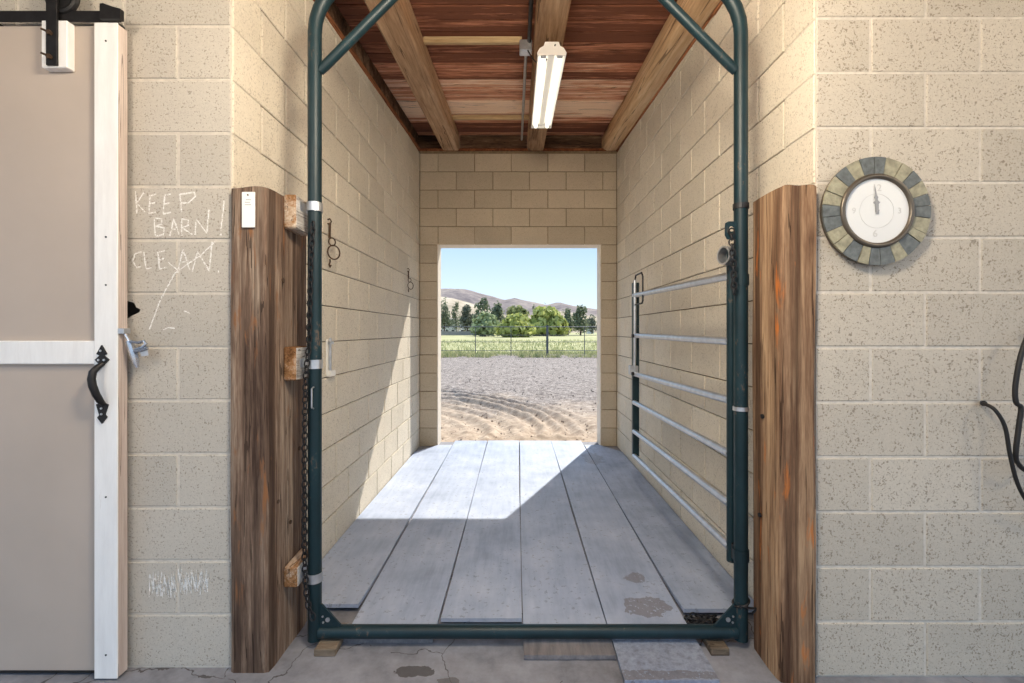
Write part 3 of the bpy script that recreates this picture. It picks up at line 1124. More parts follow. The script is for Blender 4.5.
def chain(pts, pitch, wire, width):
    pts = [Vector(p) for p in pts]
    m = MB()
    # resample
    seg = []
    acc = 0
    d = [0]
    for a, b in zip(pts, pts[1:]):
        acc += (b - a).length
        d.append(acc)

    def at(s):
        for i in range(len(pts) - 1):
            if s <= d[i + 1]:
                return pts[i].lerp(pts[i + 1], (s - d[i]) / max(1e-9, d[i + 1] - d[i]))
        return pts[-1]
    s = 0
    k = 0
    while s < acc - pitch * 0.5:
        c = at(s + pitch * 0.5)
        t = (at(min(acc, s + pitch)) - at(s))
        if t.length < 1e-6:
            break
        t.normalize()
        u = t.cross(Vector((0, 1, 0.1))).normalized()
        w_ = t.cross(u)
        ang = (k % 2) * math.pi / 2 + 0.6
        sd = u * math.cos(ang) + w_ * math.sin(ang)
        L = pitch * 0.66
        ring = []
        for q in range(10):
            a = 2 * math.pi * q / 10
            ring.append(c + t * (math.cos(a) * L) + sd * (math.sin(a) * width))
        m.tube(ring, wire, 5, closed=True)
        s += pitch
        k += 1
    return m


cy = FY - PR - 0.012
m = chain([P(313, 222, cy), P(311, 260, cy), P(309.5, 320, cy), P(309, 345, cy), P(306, 372, cy - 0.002), P(305, 400, cy), P(304.5, 450, cy),
           P(304.5, 500, cy), P(304.5, 560, cy), P(306, 590, cy), P(308.5, 606, cy - 0.004), P(314, 620, cy - 0.008)], 0.024, 0.0032, 0.0105)
o = m.build('chain', M['dark_steel'], None, True, loc=tuple(P(308, 610, cy)))
tag(o, 'long dark steel chain hanging down the teal upright by the grey timber', 'chain')
m = chain([P(731.5, 229, FY - 0.02), P(732, 245, FY - 0.03), P(733.5, 262, FY - 0.034), P(734, 293, FY - 0.034)], 0.022, 0.0034, 0.0105)
o = m.build('chain', M['dark_steel'], None, True, loc=tuple(P(734, 293, FY - 0.034)))
tag(o, 'short steel chain hanging from the lug of the teal upright by the gate', 'chain')
rr = random.Random(3)
pp = []
for k in range(46):
    a = k * 0.9
    pp.append((0.80 + 0.055 * math.cos(a * 1.3) + rr.uniform(-.02, .02), 2.0 + 0.03 * math.sin(a) + rr.uniform(-.012, .012), 0.012 + 0.035 * rr.random() * (1 - k / 60)))
m = chain(pp, 0.026, 0.0034, 0.0105)
o = m.build('chain', M['dark_steel'], None, True, loc=(0.80, 2.0, 0.0))
tag(o, 'heap of dark chain lying behind the teal sill bar', 'chain')

# ------------------------------------------------------------------ hardware on the left passage wall


def wall_snap(y, ztop, zbot, label, scale=1.0):
    root = thing('tie_ring', label, 'tie ring', (XL + 0.012, y, zbot), 'snap hooks on the left passage wall')
    x = XL + 0.014
    Hh = ztop - zbot
    m = MB().tube([(XL - 0.01, y, ztop - 0.01), (x, y, ztop - 0.005), (x + 0.008, y, ztop - 0.02), (x, y, ztop - 0.035), (XL - 0.01, y, ztop - 0.03)], 0.0045 * scale, 6)
    part(m, 'eye_screw', M['rusty'], root, True)
    m = MB().tube([(x, y, ztop - 0.03), (x, y - 0.004, ztop - 0.03 - Hh * 0.3)], 0.007 * scale, 8)
    part(m, 'snap_body', M['rusty'], root, True)

    def ring(zc, r):
        return [(x + r * 0.55 + r * 0.55 * math.cos(a), y + r * 0.8 * math.cos(a), zc + r * math.sin(a)) for a in [k * math.pi / 9 for k in range(18)]]
    zc = ztop - 0.03 - Hh * 0.3 - 0.022 * scale
    part(MB().tube(ring(zc, 0.022 * scale), 0.004 * scale, 6, closed=True), 'small_ring', M['rusty'], root, True)
    zc2 = zc - 0.06 * scale
    part(MB().tube(ring(zc2, 0.040 * scale), 0.0042 * scale, 6, closed=True), 'large_ring', M['rusty'], root, True)
    z3 = zc2 - 0.038 * scale
    m = MB().tube([(x, y, z3), (x, y + 0.003, zbot + 0.03), (x, y - 0.01, zbot + 0.012), (x, y + 0.002, zbot), (x, y + 0.014, zbot + 0.012)], 0.0045 * scale, 6)
    part(m, 'hook', M['rusty'], root, True)


wall_snap(2.655, 1.925, 1.645, 'rusty snap hook and rings on the block wall just behind the teal upright')
wall_snap(4.57, 1.90, 1.665, 'rusty snap hook and rings on the block wall near the end wall', 0.9)
root = thing('slide_clip', 'small white metal slide clip on the block wall below the rusty snap hook', 'clip', (XL + 0.01, 2.66, 1.02))
part(MB().box(XL - 0.004, XL + 0.008, 2.635, 2.70, 1.03, 1.235, 0.003), 'plate', M['white_plastic'], root)
part(MB().tube([(XL + 0.016, 2.655, 1.05), (XL + 0.016, 2.655, 1.24)], 0.008, 8), 'bolt', M['galv'], root, True)
part(MB().box(XL - 0.002, XL + 0.026, 2.64, 2.71, 1.02, 1.055, 0.003), 'catch', M['white_plastic'], root)
part(MB().box(XL - 0.002, XL + 0.024, 2.638, 2.69, 1.205, 1.222, 0.003), 'guide', M['galv'], root)

# ------------------------------------------------------------------ strip light, conduit
fy0, fy1 = 2.71, 3.93
fm = (fy0 + fy1) / 2
lamp = thing('strip_light', 'white twin tube strip light hung below the middle roof beam', 'light fixture', (0.2, fm, 2.94))
lamp.rotation_euler = (math.atan(0.087), 0, 0)


def emit_tube():
    t = NT('lit_frosted_tube')
    t.b.inputs['Emission Color'].default_value = (1.0, 0.90, 0.74, 1)
    t.b.inputs['Emission Strength'].default_value = TUBE
    return t.fin(s2l(246, 246, 244), 0.3)


M['glass_tube'] = emit_tube()


def lpart(m, name, mat, smooth=False, root=None):
    return m.build(name, mat, root or lamp, smooth)


hl = (fy1 - fy0) / 2
# lamp local: x across, y along, z up ; bottom of the tray at z=0
prof_o = [(-0.084, 0.0), (-0.084, 0.012), (-0.045, 0.046), (-0.04, 0.072), (0.04, 0.072), (0.045, 0.046), (0.084, 0.012), (0.084, 0.0),
          (0.080, 0.0), (0.080, 0.010), (0.030, 0.034), (0.020, 0.020), (-0.020, 0.020), (-0.030, 0.034), (-0.080, 0.010), (-0.080, 0.0)]
m = MB()
npf = len(prof_o)
vs = [(a, -hl, b) for a, b in prof_o] + [(a, hl, b) for a, b in prof_o]
fs = [(k, (k + 1) % npf, npf + (k + 1) % npf, npf + k) for k in range(npf)]
m.add(vs, fs)
lpart(m, 'housing', M['white_plastic'])
cap = [(-0.084, 0.0), (-0.086, 0.014), (-0.070, 0.040), (-0.048, 0.052), (-0.040, 0.074), (0.040, 0.074), (0.048, 0.052), (0.070, 0.040),
       (0.086, 0.014), (0.084, 0.0)]
for s in (-1, 1):
    m = MB().prism(cap, lambda a, b, d: (a, d, b), s * hl, s * (hl + 0.004))
    lpart(m, 'end_plate', M['white_plastic'])
for x in (-0.048, 0.048):
    tb = lpart(MB().tube([(x, -hl + 0.03, 0.006), (x, hl - 0.03, 0.006)], 0.0165, 14), 'tube', M['glass_tube'], True)
    for s in (-1, 1):
        lpart(MB().box(x - 0.016, x + 0.016, min(s * (hl - 0.004), s * (hl - 0.028)), max(s * (hl - 0.004), s * (hl - 0.028)), -0.006, 0.03, 0.003),
              'lampholder', M['galv'], False, tb)
for y in (-0.42, 0.42):
    lpart(MB().box(-0.012, 0.012, y - 0.02, y + 0.02, 0.072, 0.125, 0.001), 'mount_strap', M['galv'])

# globe lamps added out of view to brighten the front walls and passage
def emit(name, col, strength):
    t = NT(name)
    t.b.inputs['Emission Color'].default_value = col
    t.b.inputs['Emission Strength'].default_value = strength
    return t.fin(col, 0.4)


M['globe'] = emit('added_opal_globe', (1.0, 0.85, 0.62, 1), FILL_GLOBE)
M['fill_globe_big'] = emit('added_bright_opal_globe', (1.0, 0.87, 0.68, 1), FILL_GLOBE * 2.75)
for (gx_, gy_, lab) in ((-1.5, -0.2, 'beside the sliding door'), (0.1, 0.75, 'facing the passage'), (2.9, 0.35, 'facing the stone clock')):
    gz_ = 2.55
    root = thing('added_globe_lamp', 'added opal globe fill lamp, unseen in the barn aisle ' + lab, 'lamp', (gx_, gy_, gz_))
    vs, fs = [], []
    nu, nvv, rad = 24, 12, 0.19
    for j in range(1, nvv):
        th = math.pi * j / nvv
        for k in range(nu):
            ph = 2 * math.pi * k / nu
            vs.append((rad * math.sin(th) * math.cos(ph), rad * math.sin(th) * math.sin(ph), rad * math.cos(th)))
    for j in range(nvv - 2):
        for k in range(nu):
            k2 = (k + 1) % nu
            fs.append((j * nu + k, (j + 1) * nu + k, (j + 1) * nu + k2, j * nu + k2))
    vs += [(0, 0, rad), (0, 0, -rad)]
    for k in range(nu):
        k2 = (k + 1) % nu
        fs.append((len(vs) - 2, k, k2)); fs.append((len(vs) - 1, (nvv - 2) * nu + k2, (nvv - 2) * nu + k))
    MB().add(vs, fs).build('globe', M['fill_globe_big'] if 'passage' in lab else M['globe'], root, True)
    MB().tube([(0, 0, rad - 0.01), (0, 0, rad + 0.05)], 0.05, 16).build('cap', M['black_iron'], root, True)
    MB().tube([(0, 0, rad + 0.04), (0, 0, zb(gy_) + 0.25 - gz_)], 0.006, 8).build('cord', M['rubber'], root, True)

cd = thing('conduit', 'thin metal conduit and junction box beside the middle roof beam', 'conduit', (0.066, 3.14, 3.13))
c0, c1 = P(526, 52, 3.14), P(521.7, 139.6, 4.96)
part(MB().tube([c0, c1], 0.011, 10), 'pipe', M['galv'], cd, True)
m = MB().box(c0.x - 0.045, c0.x + 0.04, 3.07, 3.14, c0.z - 0.03, c0.z + 0.045, 0.006)
part(m, 'junction_box', M['galv'], cd)
part(MB().tube([(c0.x + 0.02, 3.07, c0.z + 0.03), (c0.x + 0.02, 1.6, c0.z + 0.03 - SL * 1.47)], 0.013, 10), 'pipe', M['dark_steel'], cd, True)
ea = Vector((0.2, fy0 - 0.006, 2.94 - 0.087 * 0.61 + 0.045))
pts = []
for k in range(13):
    t = k / 12
    q = Vector((c0.x + 0.01, 3.08, c0.z - 0.025)).lerp(ea + Vector((0.02, -0.006, 0.01)), t)
    q.z -= 0.10 * math.sin(math.pi * t)
    pts.append(q)
part(MB().tube(pts, 0.0045, 6), 'cord', M['dark_steel'], cd, True)

# ------------------------------------------------------------------ clock
CYk = YR - 0.002
cc = P(875, 211.5, 1.70)
clock = thing('wall_clock', 'round wall clock with a slate mosaic rim and white dial', 'clock', (cc.x, CYk, cc.z))


def cpart(m, name, mat, smooth=False, root=None):
    return m.build(name, mat, root or clock, smooth)


def disc(r, y0, y1, n=64, r2=None):
    m = MB()
    vs, fs = [], []
    if r2 is None:
        for k in range(n):
            a = 2 * math.pi * k / n
            vs.append((r * math.cos(a), y0, r * math.sin(a)))
        for k in range(n):
            a = 2 * math.pi * k / n
            vs.append((r * math.cos(a), y1, r * math.sin(a)))
        fs = [tuple(range(n)), tuple(range(n, 2 * n))] + [(k, (k + 1) % n, n + (k + 1) % n, n + k) for k in range(n)]
    m.add(vs, fs)
    return m


cpart(disc(0.194, -0.006, -0.022), 'back_plate', M['bezel'])
tiles = [(-3, 10, 1), (10, 28, 0), (28, 42, 0), (42, 56, 1), (56, 71, 0), (71, 84, 1), (84, 98, 1), (98, 115, 0), (115, 126, 0), (126, 145, 1),
         (145, 160, 0), (160, 176, 1), (176, 189, 1), (189, 201, 0), (201, 219, 1), (219, 232, 0), (232, 247, 0), (247, 263, 1), (263, 277, 1),
         (277, 292, 0), (292, 310, 0), (310, 325, 1), (325, 341, 0), (341, 357, 1)]
for (a0, a1, s) in tiles:
    a0 += 0.4; a1 -= 0.4
    n = 5
    pol = []
    for k in range(n + 1):
        a = math.radians(a0 + (a1 - a0) * k / n)
        pol.append((0.197 * math.sin(a), 0.197 * math.cos(a)))
    for k in range(n, -1, -1):
        a = math.radians(a0 + (a1 - a0) * k / n)
        pol.append((0.128 * math.sin(a), 0.128 * math.cos(a)))
    th = R.uniform(0.004, 0.007)
    m = MB().prism(pol, lambda a, b, d: (a, d, b), -0.021, -0.022 - th)
    cpart(m, 'tile', M['slate'] if s else M['quartzite'])
ring = [(0.126 * math.cos(a), -0.028, 0.126 * math.sin(a)) for a in [k * math.pi / 32 for k in range(64)]]
cpart(MB().tube(ring, 0.0095, 10, closed=True), 'bezel', M['bezel'], True)
dl = cpart(disc(0.12, -0.020, -0.026), 'dial', M['dial'])


def txt(s, x, z, size, root, mat):
    cu = bpy.data.curves.new('numeral', 'FONT')
    cu.body = s
    cu.size = size
    cu.align_x = 'CENTER'; cu.align_y = 'CENTER'
    cu.extrude = 0.0004
    to = bpy.data.objects.new('tmp', cu)
    COL.objects.link(to)
    dg = bpy.context.evaluated_depsgraph_get()
    me = bpy.data.meshes.new_from_object(to.evaluated_get(dg))
    bpy.data.objects.remove(to)
    me.materials.clear()
    o = link('numeral', me, mat, root)
    o.location = (x, -0.0268, z)
    o.rotation_euler = (math.pi / 2, 0, 0)
    return o


txt('12', 0.0, 0.083, 0.036, dl, M['numeral'])
txt('6', -0.006, -0.083, 0.036, dl, M['numeral'])
txt('3', 0.083, 0.0, 0.03, dl, M['numeral'])
txt('9', -0.083, 0.0, 0.03, dl, M['numeral'])
ring = [(0.062 * math.cos(a), -0.0262, 0.062 * math.sin(a)) for a in [k * math.pi / 24 for k in range(48)]]
cpart(MB().tube(ring, 0.0008, 4, closed=True), 'chapter_ring', M['numeral'], False, dl)
for (a, L, wd, yq) in ((-5, 0.088, 0.0032, -0.0285), (-3, 0.055, 0.0055, -0.0275)):
    a = math.radians(a)
    pol = [(-wd, -0.012), (wd, -0.012), (wd * 1.3, L * 0.45), (wd * 2.4, L * 0.55), (wd * 1.1, L * 0.66), (0, L), (-wd * 1.1, L * 0.66), (-wd * 2.4, L * 0.55), (-wd * 1.3, L * 0.45)]
    pol = [(u * math.cos(a) + v * math.sin(a), -u * math.sin(a) + v * math.cos(a)) for u, v in pol]
    m = MB().prism(pol, lambda u, v, d: (u, d, v), yq, yq - 0.0008)
    cpart(m, 'hand', M['hand'])
cpart(MB().tube([(0, -0.026, 0), (0, -0.031, 0)], 0.006, 12), 'hub', M['hand'])

# ------------------------------------------------------------------ cables on the right wall


def cable(pts, r, name, label):
    pts = [Vector(p) for p in pts]
    sm = []
    n = len(pts)
    for i in range(n - 1):
        p0, p1, p2, p3 = pts[max(i - 1, 0)], pts[i], pts[i + 1], pts[min(i + 2, n - 1)]
        for k in range(6):
            t = k / 6
            sm.append(0.5 * ((2 * p1) + (p2 - p0) * t + (2 * p0 - 5 * p1 + 4 * p2 - p3) * t * t + (3 * p1 - p0 - 3 * p2 + p3) * t ** 3))
    sm.append(pts[-1])
    root = thing(name, label, 'cable', tuple(sm[-1]))
    part(MB().tube(sm, r, 10), 'wire', M['rubber'], root, True)
    return root


cb = cable([P(983, 403, 1.725), P(985, 404, 1.69), P(995, 410, 1.66), P(1005, 427, 1.65), P(1010, 455, 1.65), P(1017, 482, 1.65), P(1026, 500, 1.66),
            P(1042, 520, 1.68), P(1060, 526, 1.69), P(1075, 520, 1.70)], 0.0065, 'power_cable', 'black rubber cable coming out of the block wall below the clock')
m = MB().tube([P(983, 403, 1.722), P(984, 403.5, 1.695)], 0.010, 10)
part(m, 'grommet', M['rubber'], cb, True)
cable([P(1030, 330, 1.66), P(1021, 355, 1.65), P(1015.5, 385, 1.65), P(1016, 402, 1.65), P(1021, 408, 1.65), P(1019, 425, 1.65), P(1016, 450, 1.65), P(1017, 462, 1.66),
       P(1030, 470, 1.67), P(1044, 440, 1.68), P(1046, 380, 1.69), P(1030, 330, 1.70)], 0.008, 'looped_cable', 'coiled dark strap hanging on the block wall beyond the black cable')

# ------------------------------------------------------------------ chalk writing


def chalk_mat():
    t = NT('chalk')
    p = t.pos()
    n = t.noise(p, 260, 2, 0.6)
    c = t.fin(s2l(252, 250, 246), 0.95, 0, 0.05)
    t.l.new(t.math('MULTIPLY', t.math('GREATER_THAN', n, 0.44), 0.85), t.b.inputs['Alpha'])
    return c


M['chalk'] = chalk_mat()


def strokes(name, label, lines, conv, wpx, cat='chalk writing'):
    m = MB()
    rs = random.Random(5)
    for ln in lines:
        pts = [conv(a, b) for a, b in ln]
        fine = []
        for a, b in zip(pts, pts[1:]):
            n = max(1, int((b - a).length / 0.012))
            for k in range(n):
                fine.append(a.lerp(b, k / n))
        fine.append(pts[-1])
        fine = [q + Vector((rs.uniform(-.0008, .0008), 0, rs.uniform(-.0008, .0008))) for q in fine]
        base = len(m.v)
        for i, q in enumerate(fine):
            t = fine[min(i + 1, len(fine) - 1)] - fine[max(i - 1, 0)]
            s = Vector((-t.z, 0, t.x)).normalized() * wpx * rs.uniform(0.6, 1.2)
            m.v += [tuple(q + s), tuple(q - s)]
        for i in range(len(fine) - 1):
            m.f.append((base + 2 * i, base + 2 * i + 1, base + 2 * i + 3, base + 2 * i + 2))
    o = m.build(name, M['chalk'], fix=False)
    tag(o, label, cat)
    return o


cv = lambda a, b: P(125 + a / 3.79, 170 + b / 3.79, YL - 0.0022)
L = [[(40, 80), (45, 165)], [(72, 85), (45, 125), (75, 160)],
     [(95, 95), (90, 165)], [(95, 98), (118, 92)], [(92, 128), (115, 124)], [(90, 165), (118, 160)],
     [(150, 95), (145, 165)], [(150, 95), (175, 90)], [(147, 130), (172, 124)], [(145, 168), (175, 160)],
     [(208, 90), (215, 160)], [(208, 92), (262, 85), (268, 100), (240, 125), (212, 125)],
     [(110, 180), (115, 250)], [(110, 182), (140, 185), (140, 205), (113, 212), (148, 220), (145, 245), (115, 250)],
     [(170, 250), (185, 185), (205, 245)], [(175, 225), (200, 222)],
     [(215, 250), (215, 185), (240, 190), (240, 210), (217, 218), (255, 245)],
     [(265, 245), (270, 185), (310, 240), (318, 150)],
     [(376, 115), (363, 230)], [(364, 240), (362, 247)],
     [(62, 310), (38, 318), (30, 345), (45, 370), (60, 366)],
     [(72, 310), (80, 375), (105, 370)],
     [(125, 310), (130, 375)], [(125, 312), (150, 305)], [(128, 340), (150, 335)], [(130, 375), (158, 368)],
     [(200, 390), (220, 300), (245, 380)], [(208, 350), (240, 345)],
     [(255, 385), (275, 310), (320, 385), (330, 270)], [(353, 380), (355, 390)]]
strokes('chalk_writing', 'faded chalk words KEEP BARN CLEAN on the block pillar', L, cv, 0.0030)
strokes('chalk_scratch', 'long slanting chalk scratch through the chalk words on the pillar', [[(92, 605), (135, 490), (190, 390), (290, 320), (345, 270)],
        [(165, 350), (205, 385)], [(225, 535), (250, 545)], [(145, 605), (165, 598), (190, 600)]], cv, 0.0026, 'chalk mark')
rs = random.Random(9)
zz = []
for (cx_, cy_, rx_, ry_) in ((163, 584, 13, 14), (194, 582, 15, 13)):
    ln = []
    for k in range(34):
        t = k / 33
        ln.append((cx_ - rx_ + 2 * rx_ * t + rs.uniform(-2, 2), cy_ + (ry_ if k % 2 else -ry_) * rs.uniform(0.5, 1)))
    zz.append(ln)
strokes('chalk_scribble', 'scribbled white chalk patch low on the block pillar', zz, lambda a, b: P(a, b, YL - 0.0022), 0.0022, 'chalk mark')

# ------------------------------------------------------------------ the yard outside
GZ = -0.05


def yard_mat():
    t = NT('dirt_and_gravel')
    p = t.pos()
    sep = t.node('ShaderNodeSeparateXYZ'); t.l.new(p, sep.inputs[0])
    n1 = t.noise(p, 0.9, 5, 0.6)
    n2 = t.noise(p, 9, 5, 0.7)
    n3 = t.noise(p, 30, 5, 0.85)
    sand = t.ramp(n2, [(0.3, s2l(152, 134, 118)), (0.7, s2l(204, 186, 166))])
    grav = t.ramp(t.math('ADD', t.math('MULTIPLY', n3, 0.6), t.math('MULTIPLY', n2, 0.4)),
                  [(0.40, s2l(84, 76, 72)), (0.5, s2l(142, 132, 126)), (0.60, s2l(186, 176, 168))])
    # fresh sand lies on the turning circle by the doorway, gravel beyond
    f = t.math('ADD', sep.outputs['Y'], t.math('MULTIPLY', t.math('SUBTRACT', n1, 0.5), 6.0))
    f = t.math('ADD', f, t.math('MULTIPLY', sep.outputs['X'], 0.5))
    f = t.math('MULTIPLY', t.math('SUBTRACT', f, 6.8), 0.35, clamp=True)
    c = t.mix(f, sand, grav)
    t.bump(t.math('ADD', t.math('MULTIPLY', n3, 0.6), n2), 0.6, 0.02)
    return t.fin(c, 0.95, 0, 0.1)


def field_mat():
    t = NT('dry_field')
    p = t.pos()
    n1 = t.noise(p, 0.12, 4, 0.6)
    n2 = t.noise(p, 1.3, 4, 0.7)
    f = t.math('ADD', t.math('MULTIPLY', n1, 0.5), t.math('MULTIPLY', n2, 0.5))
    c = t.ramp(f, [(0.35, s2l(142, 144, 104)), (0.5, s2l(176, 174, 132)), (0.65, s2l(202, 194, 156))])
    t.bump(n2, 0.5, 0.05)
    return t.fin(c, 0.95, 0, 0.05)


def leaf_mat(name, c0, c1):
    t = NT(name)
    geo = t.node('ShaderNodeNewGeometry')
    c = t.ramp(geo.outputs['Random Per Island'], [(0.0, c0), (1.0, c1)])
    m = t.fin(c, 0.7, 0, 0.2)
    t.b.inputs['Transmission Weight'].default_value = 0.0
    tr_ = t.node('ShaderNodeBsdfTranslucent')
    t.l.new(c, tr_.inputs[0])
    mx = t.node('ShaderNodeMixShader'); mx.inputs[0].default_value = 0.4
    t.l.new(t.b.outputs[0], mx.inputs[1]); t.l.new(tr_.outputs[0], mx.inputs[2])
    t.l.new(mx.outputs[0], t.n['Material Output'].inputs[0])
    return m


M['yard'] = yard_mat()
M['field'] = field_mat()


def grid_lines(a, b, fine0, fine1, step, grow=1.35):
    xs = list(np.arange(fine0, fine1 + 1e-6, step))
    s, x = step, xs[-1]
    while x < b:
        s *= grow; x = min(b, x + s); xs.append(x)
    s, x = step, xs[0]
    lo = []
    while x > a:
        s *= grow; x = max(a, x - s); lo.append(x)
    return np.array(lo[::-1] + xs)


gx = grid_lines(-60, 60, -2.6, 2.6, 0.03)
gyy = grid_lines(YO - 0.03, 27.0, YO - 0.03, 12.0, 0.03, 1.12)
GX, GY = np.meshgrid(gx, gyy)
# tyre tracks: parallel arcs swinging round in front of the doorway
tracks = []
base = [(441, 392), (462, 394), (480, 397), (500, 400.5), (520, 405), (537, 410), (552, 416), (565, 424), (570, 431), (566, 437)]
bw_ = [((x - CX) / F * (F * 1.33 / (y - CY)), F * 1.33 / (y - CY)) for x, y in base]
pre = (bw_[0][0] - 1.6, bw_[0][1] + 0.7)
bw_ = [pre] + bw_
cen = np.array([-1.6, 5.6])
for (k, sh) in ((1.0, 0.030), (0.90, 0.026), (0.80, 0.03), (0.62, 0.022), (0.48, 0.018), (1.09, 0.016)):
    tracks.append((cen + (np.array(bw_) - cen) * k, sh))


def dist_poly(px, py, poly):
    best = np.full(px.shape, 1e9)
    for (x0, y0), (x1, y1) in zip(poly[:-1], poly[1:]):
        dx, dy = x1 - x0, y1 - y0
        t = np.clip(((px - x0) * dx + (py - y0) * dy) / (dx * dx + dy * dy), 0, 1)
        d = np.hypot(px - x0 - t * dx, py - y0 - t * dy)
        best = np.minimum(best, d)
    return best


def smooth_poly(pts, n=6):
    pts = [np.array(p) for p in pts]
    out = []
    for i in range(len(pts) - 1):
        p0, p1, p2, p3 = pts[max(i - 1, 0)], pts[i], pts[i + 1], pts[min(i + 2, len(pts) - 1)]
        for k in range(n):
            t = k / n
            out.append(0.5 * (2 * p1 + (p2 - p0) * t + (2 * p0 - 5 * p1 + 4 * p2 - p3) * t * t + (3 * p1 - p0 - 3 * p2 + p3) * t ** 3))
    out.append(pts[-1])
    return out


rng = np.random.default_rng(4)


def value_noise(px, py, sc):
    n = 256
    tab = rng.random((n, n))
    x, y = px * sc, py * sc
    xi, yi = np.floor(x).astype(int), np.floor(y).astype(int)
    fx, fy = x - xi, y - yi
    fx, fy = fx * fx * (3 - 2 * fx), fy * fy * (3 - 2 * fy)
    g = lambda i, j: tab[i % n, j % n]
    return (g(xi, yi) * (1 - fx) + g(xi + 1, yi) * fx) * (1 - fy) + (g(xi, yi + 1) * (1 - fx) + g(xi + 1, yi + 1) * fx) * fy


GZZ = np.full(GX.shape, GZ)
nv = value_noise(GX, GY, 3.0) - 0.5
nf = value_noise(GX, GY, 14.0) - 0.5
nm = value_noise(GX + 31, GY, 7.0) - 0.5
GZZ += nv * 0.03 + nm * 0.022 + nf * 0.014
wob = (value_noise(GX + 9, GY, 5.0) - 0.5) * 0.07
for poly, dp in tracks:
    d = dist_poly(GX, GY, smooth_poly(poly)) + wob * 0.6
    GZZ += -dp * 1.3 * np.exp(-(d / 0.075) ** 2) + dp * 1.1 * np.exp(-((d - 0.15) / 0.06) ** 2)
edge = np.clip((GY - YO) / 0.25, 0, 1)
GZZ = GZZ * edge + (-0.02) * (1 - edge)
ny_, nx_ = GX.shape
V = np.stack([GX.ravel(), GY.ravel(), GZZ.ravel()], 1)
idx = np.arange(ny_ * nx_).reshape(ny_, nx_)
Fq = np.stack([idx[:-1, :-1].ravel(), idx[:-1, 1:].ravel(), idx[1:, 1:].ravel(), idx[1:, :-1].ravel()], 1)
me = bpy.data.meshes.new('ground')
me.from_pydata(V.tolist(), [], Fq.tolist())
me.polygons.foreach_set('use_smooth', [True] * len(me.polygons))
me.update()
ground = link('ground', me, M['yard'])
ground['kind'] = 'structure'
o = MB().add([(-1500, 24.0, GZ - 0.04), (1500, 24.0, GZ - 0.04), (1500, 3000, GZ - 0.04), (-1500, 3000, GZ - 0.04)], [(0, 1, 2, 3)]).build('field', M['field'])
o['kind'] = 'structure'
o = MB().add([(-80, -80, -0.2), (80, -80, -0.2), (80, 30, -0.2), (-80, 30, -0.2)], [(0, 1, 2, 3)]).build('ground_surround', M['yard'])
o['kind'] = 'structure'

# clods and gravel scattered over the yard
rs = random.Random(21)
mb = MB()
ico = [(0, 0, 1), (0.9, 0, -0.1), (-0.3, 0.85, 0), (-0.4, -0.8, 0.1), (0.1, 0.1, -0.9)]
icf = [(0, 1, 2), (0, 2, 3), (0, 3, 1), (4, 2, 1), (4, 3, 2), (4, 1, 3)]
for k in range(5200):
    y = 5.5 + 19 * rs.random() ** 1.5
    x = rs.uniform(-1, 1) * (1.6 + y * 0.28)
    s = rs.choice([0.006, 0.006, 0.008, 0.008, 0.010, 0.012, 0.022]) * (1 + (y - 5.5) * 0.035)
    a = rs.uniform(0, 6.28)
    vv = []
    for (p, q, r_) in ico:
        p2, q2 = p * math.cos(a) - q * math.sin(a), p * math.sin(a) + q * math.cos(a)
        vv.append((x + p2 * s * rs.uniform(0.7, 1.3), y + q2 * s * rs.uniform(0.7, 1.3), GZ + 0.005 + r_ * s * 0.7))
    mb.add(vv, icf)
M['stone'] = plain('gravel_stone', s2l(140, 128, 118), 0.95, 0, 0.3, 8)
o = mb.build('gravel', M['stone'], fix=False)
o['kind'] = 'stuff'
tag(o, 'loose gravel and clods scattered over the dirt yard', 'gravel')

# weeds along the fence and rough grass behind it
M['weed'] = leaf_mat('weed_leaf', s2l(112, 128, 84), s2l(192, 188, 142))
mb = MB()
for k in range(15000):
    if k < 8500:
        y = 23.2 + 5.5 * rs.random() ** 1.3
    else:
        y = 26 + 42 * rs.random() ** 1.4
    x = rs.uniform(-1, 1) * (2 + y * 0.26)
    patch = mnoise.noise(Vector((x * 0.7, y * 0.5, 0)))
    if y < 24.5 and patch < 0.0:
        continue
    h = rs.uniform(0.08, 0.26) * (0.8 + patch)
    if h < 0.03: continue
    w_ = rs.uniform(0.012, 0.03) * (1 + (y - 24) * 0.03)
    a = rs.uniform(0, 3.14)
    dx, dy = math.cos(a) * w_, math.sin(a) * w_
    lx_, ly_ = rs.uniform(-.1, .1), rs.uniform(-.1, .1)
    z0 = GZ - 0.05
    mb.add([(x - dx, y - dy, z0), (x + dx, y + dy, z0), (x + lx_ + dx * .7, y + ly_ + dy * .7, z0 + h * 0.6 + 0.04), (x + lx_ * 1.6, y + ly_ * 1.6, z0 + h + 0.05)],
           [(0, 1, 2), (0, 2, 3)])
o = mb.build('weeds', M['weed'], fix=False)
o['kind'] = 'stuff'
tag(o, 'green weeds and dry grass around the pipe fence', 'grass')

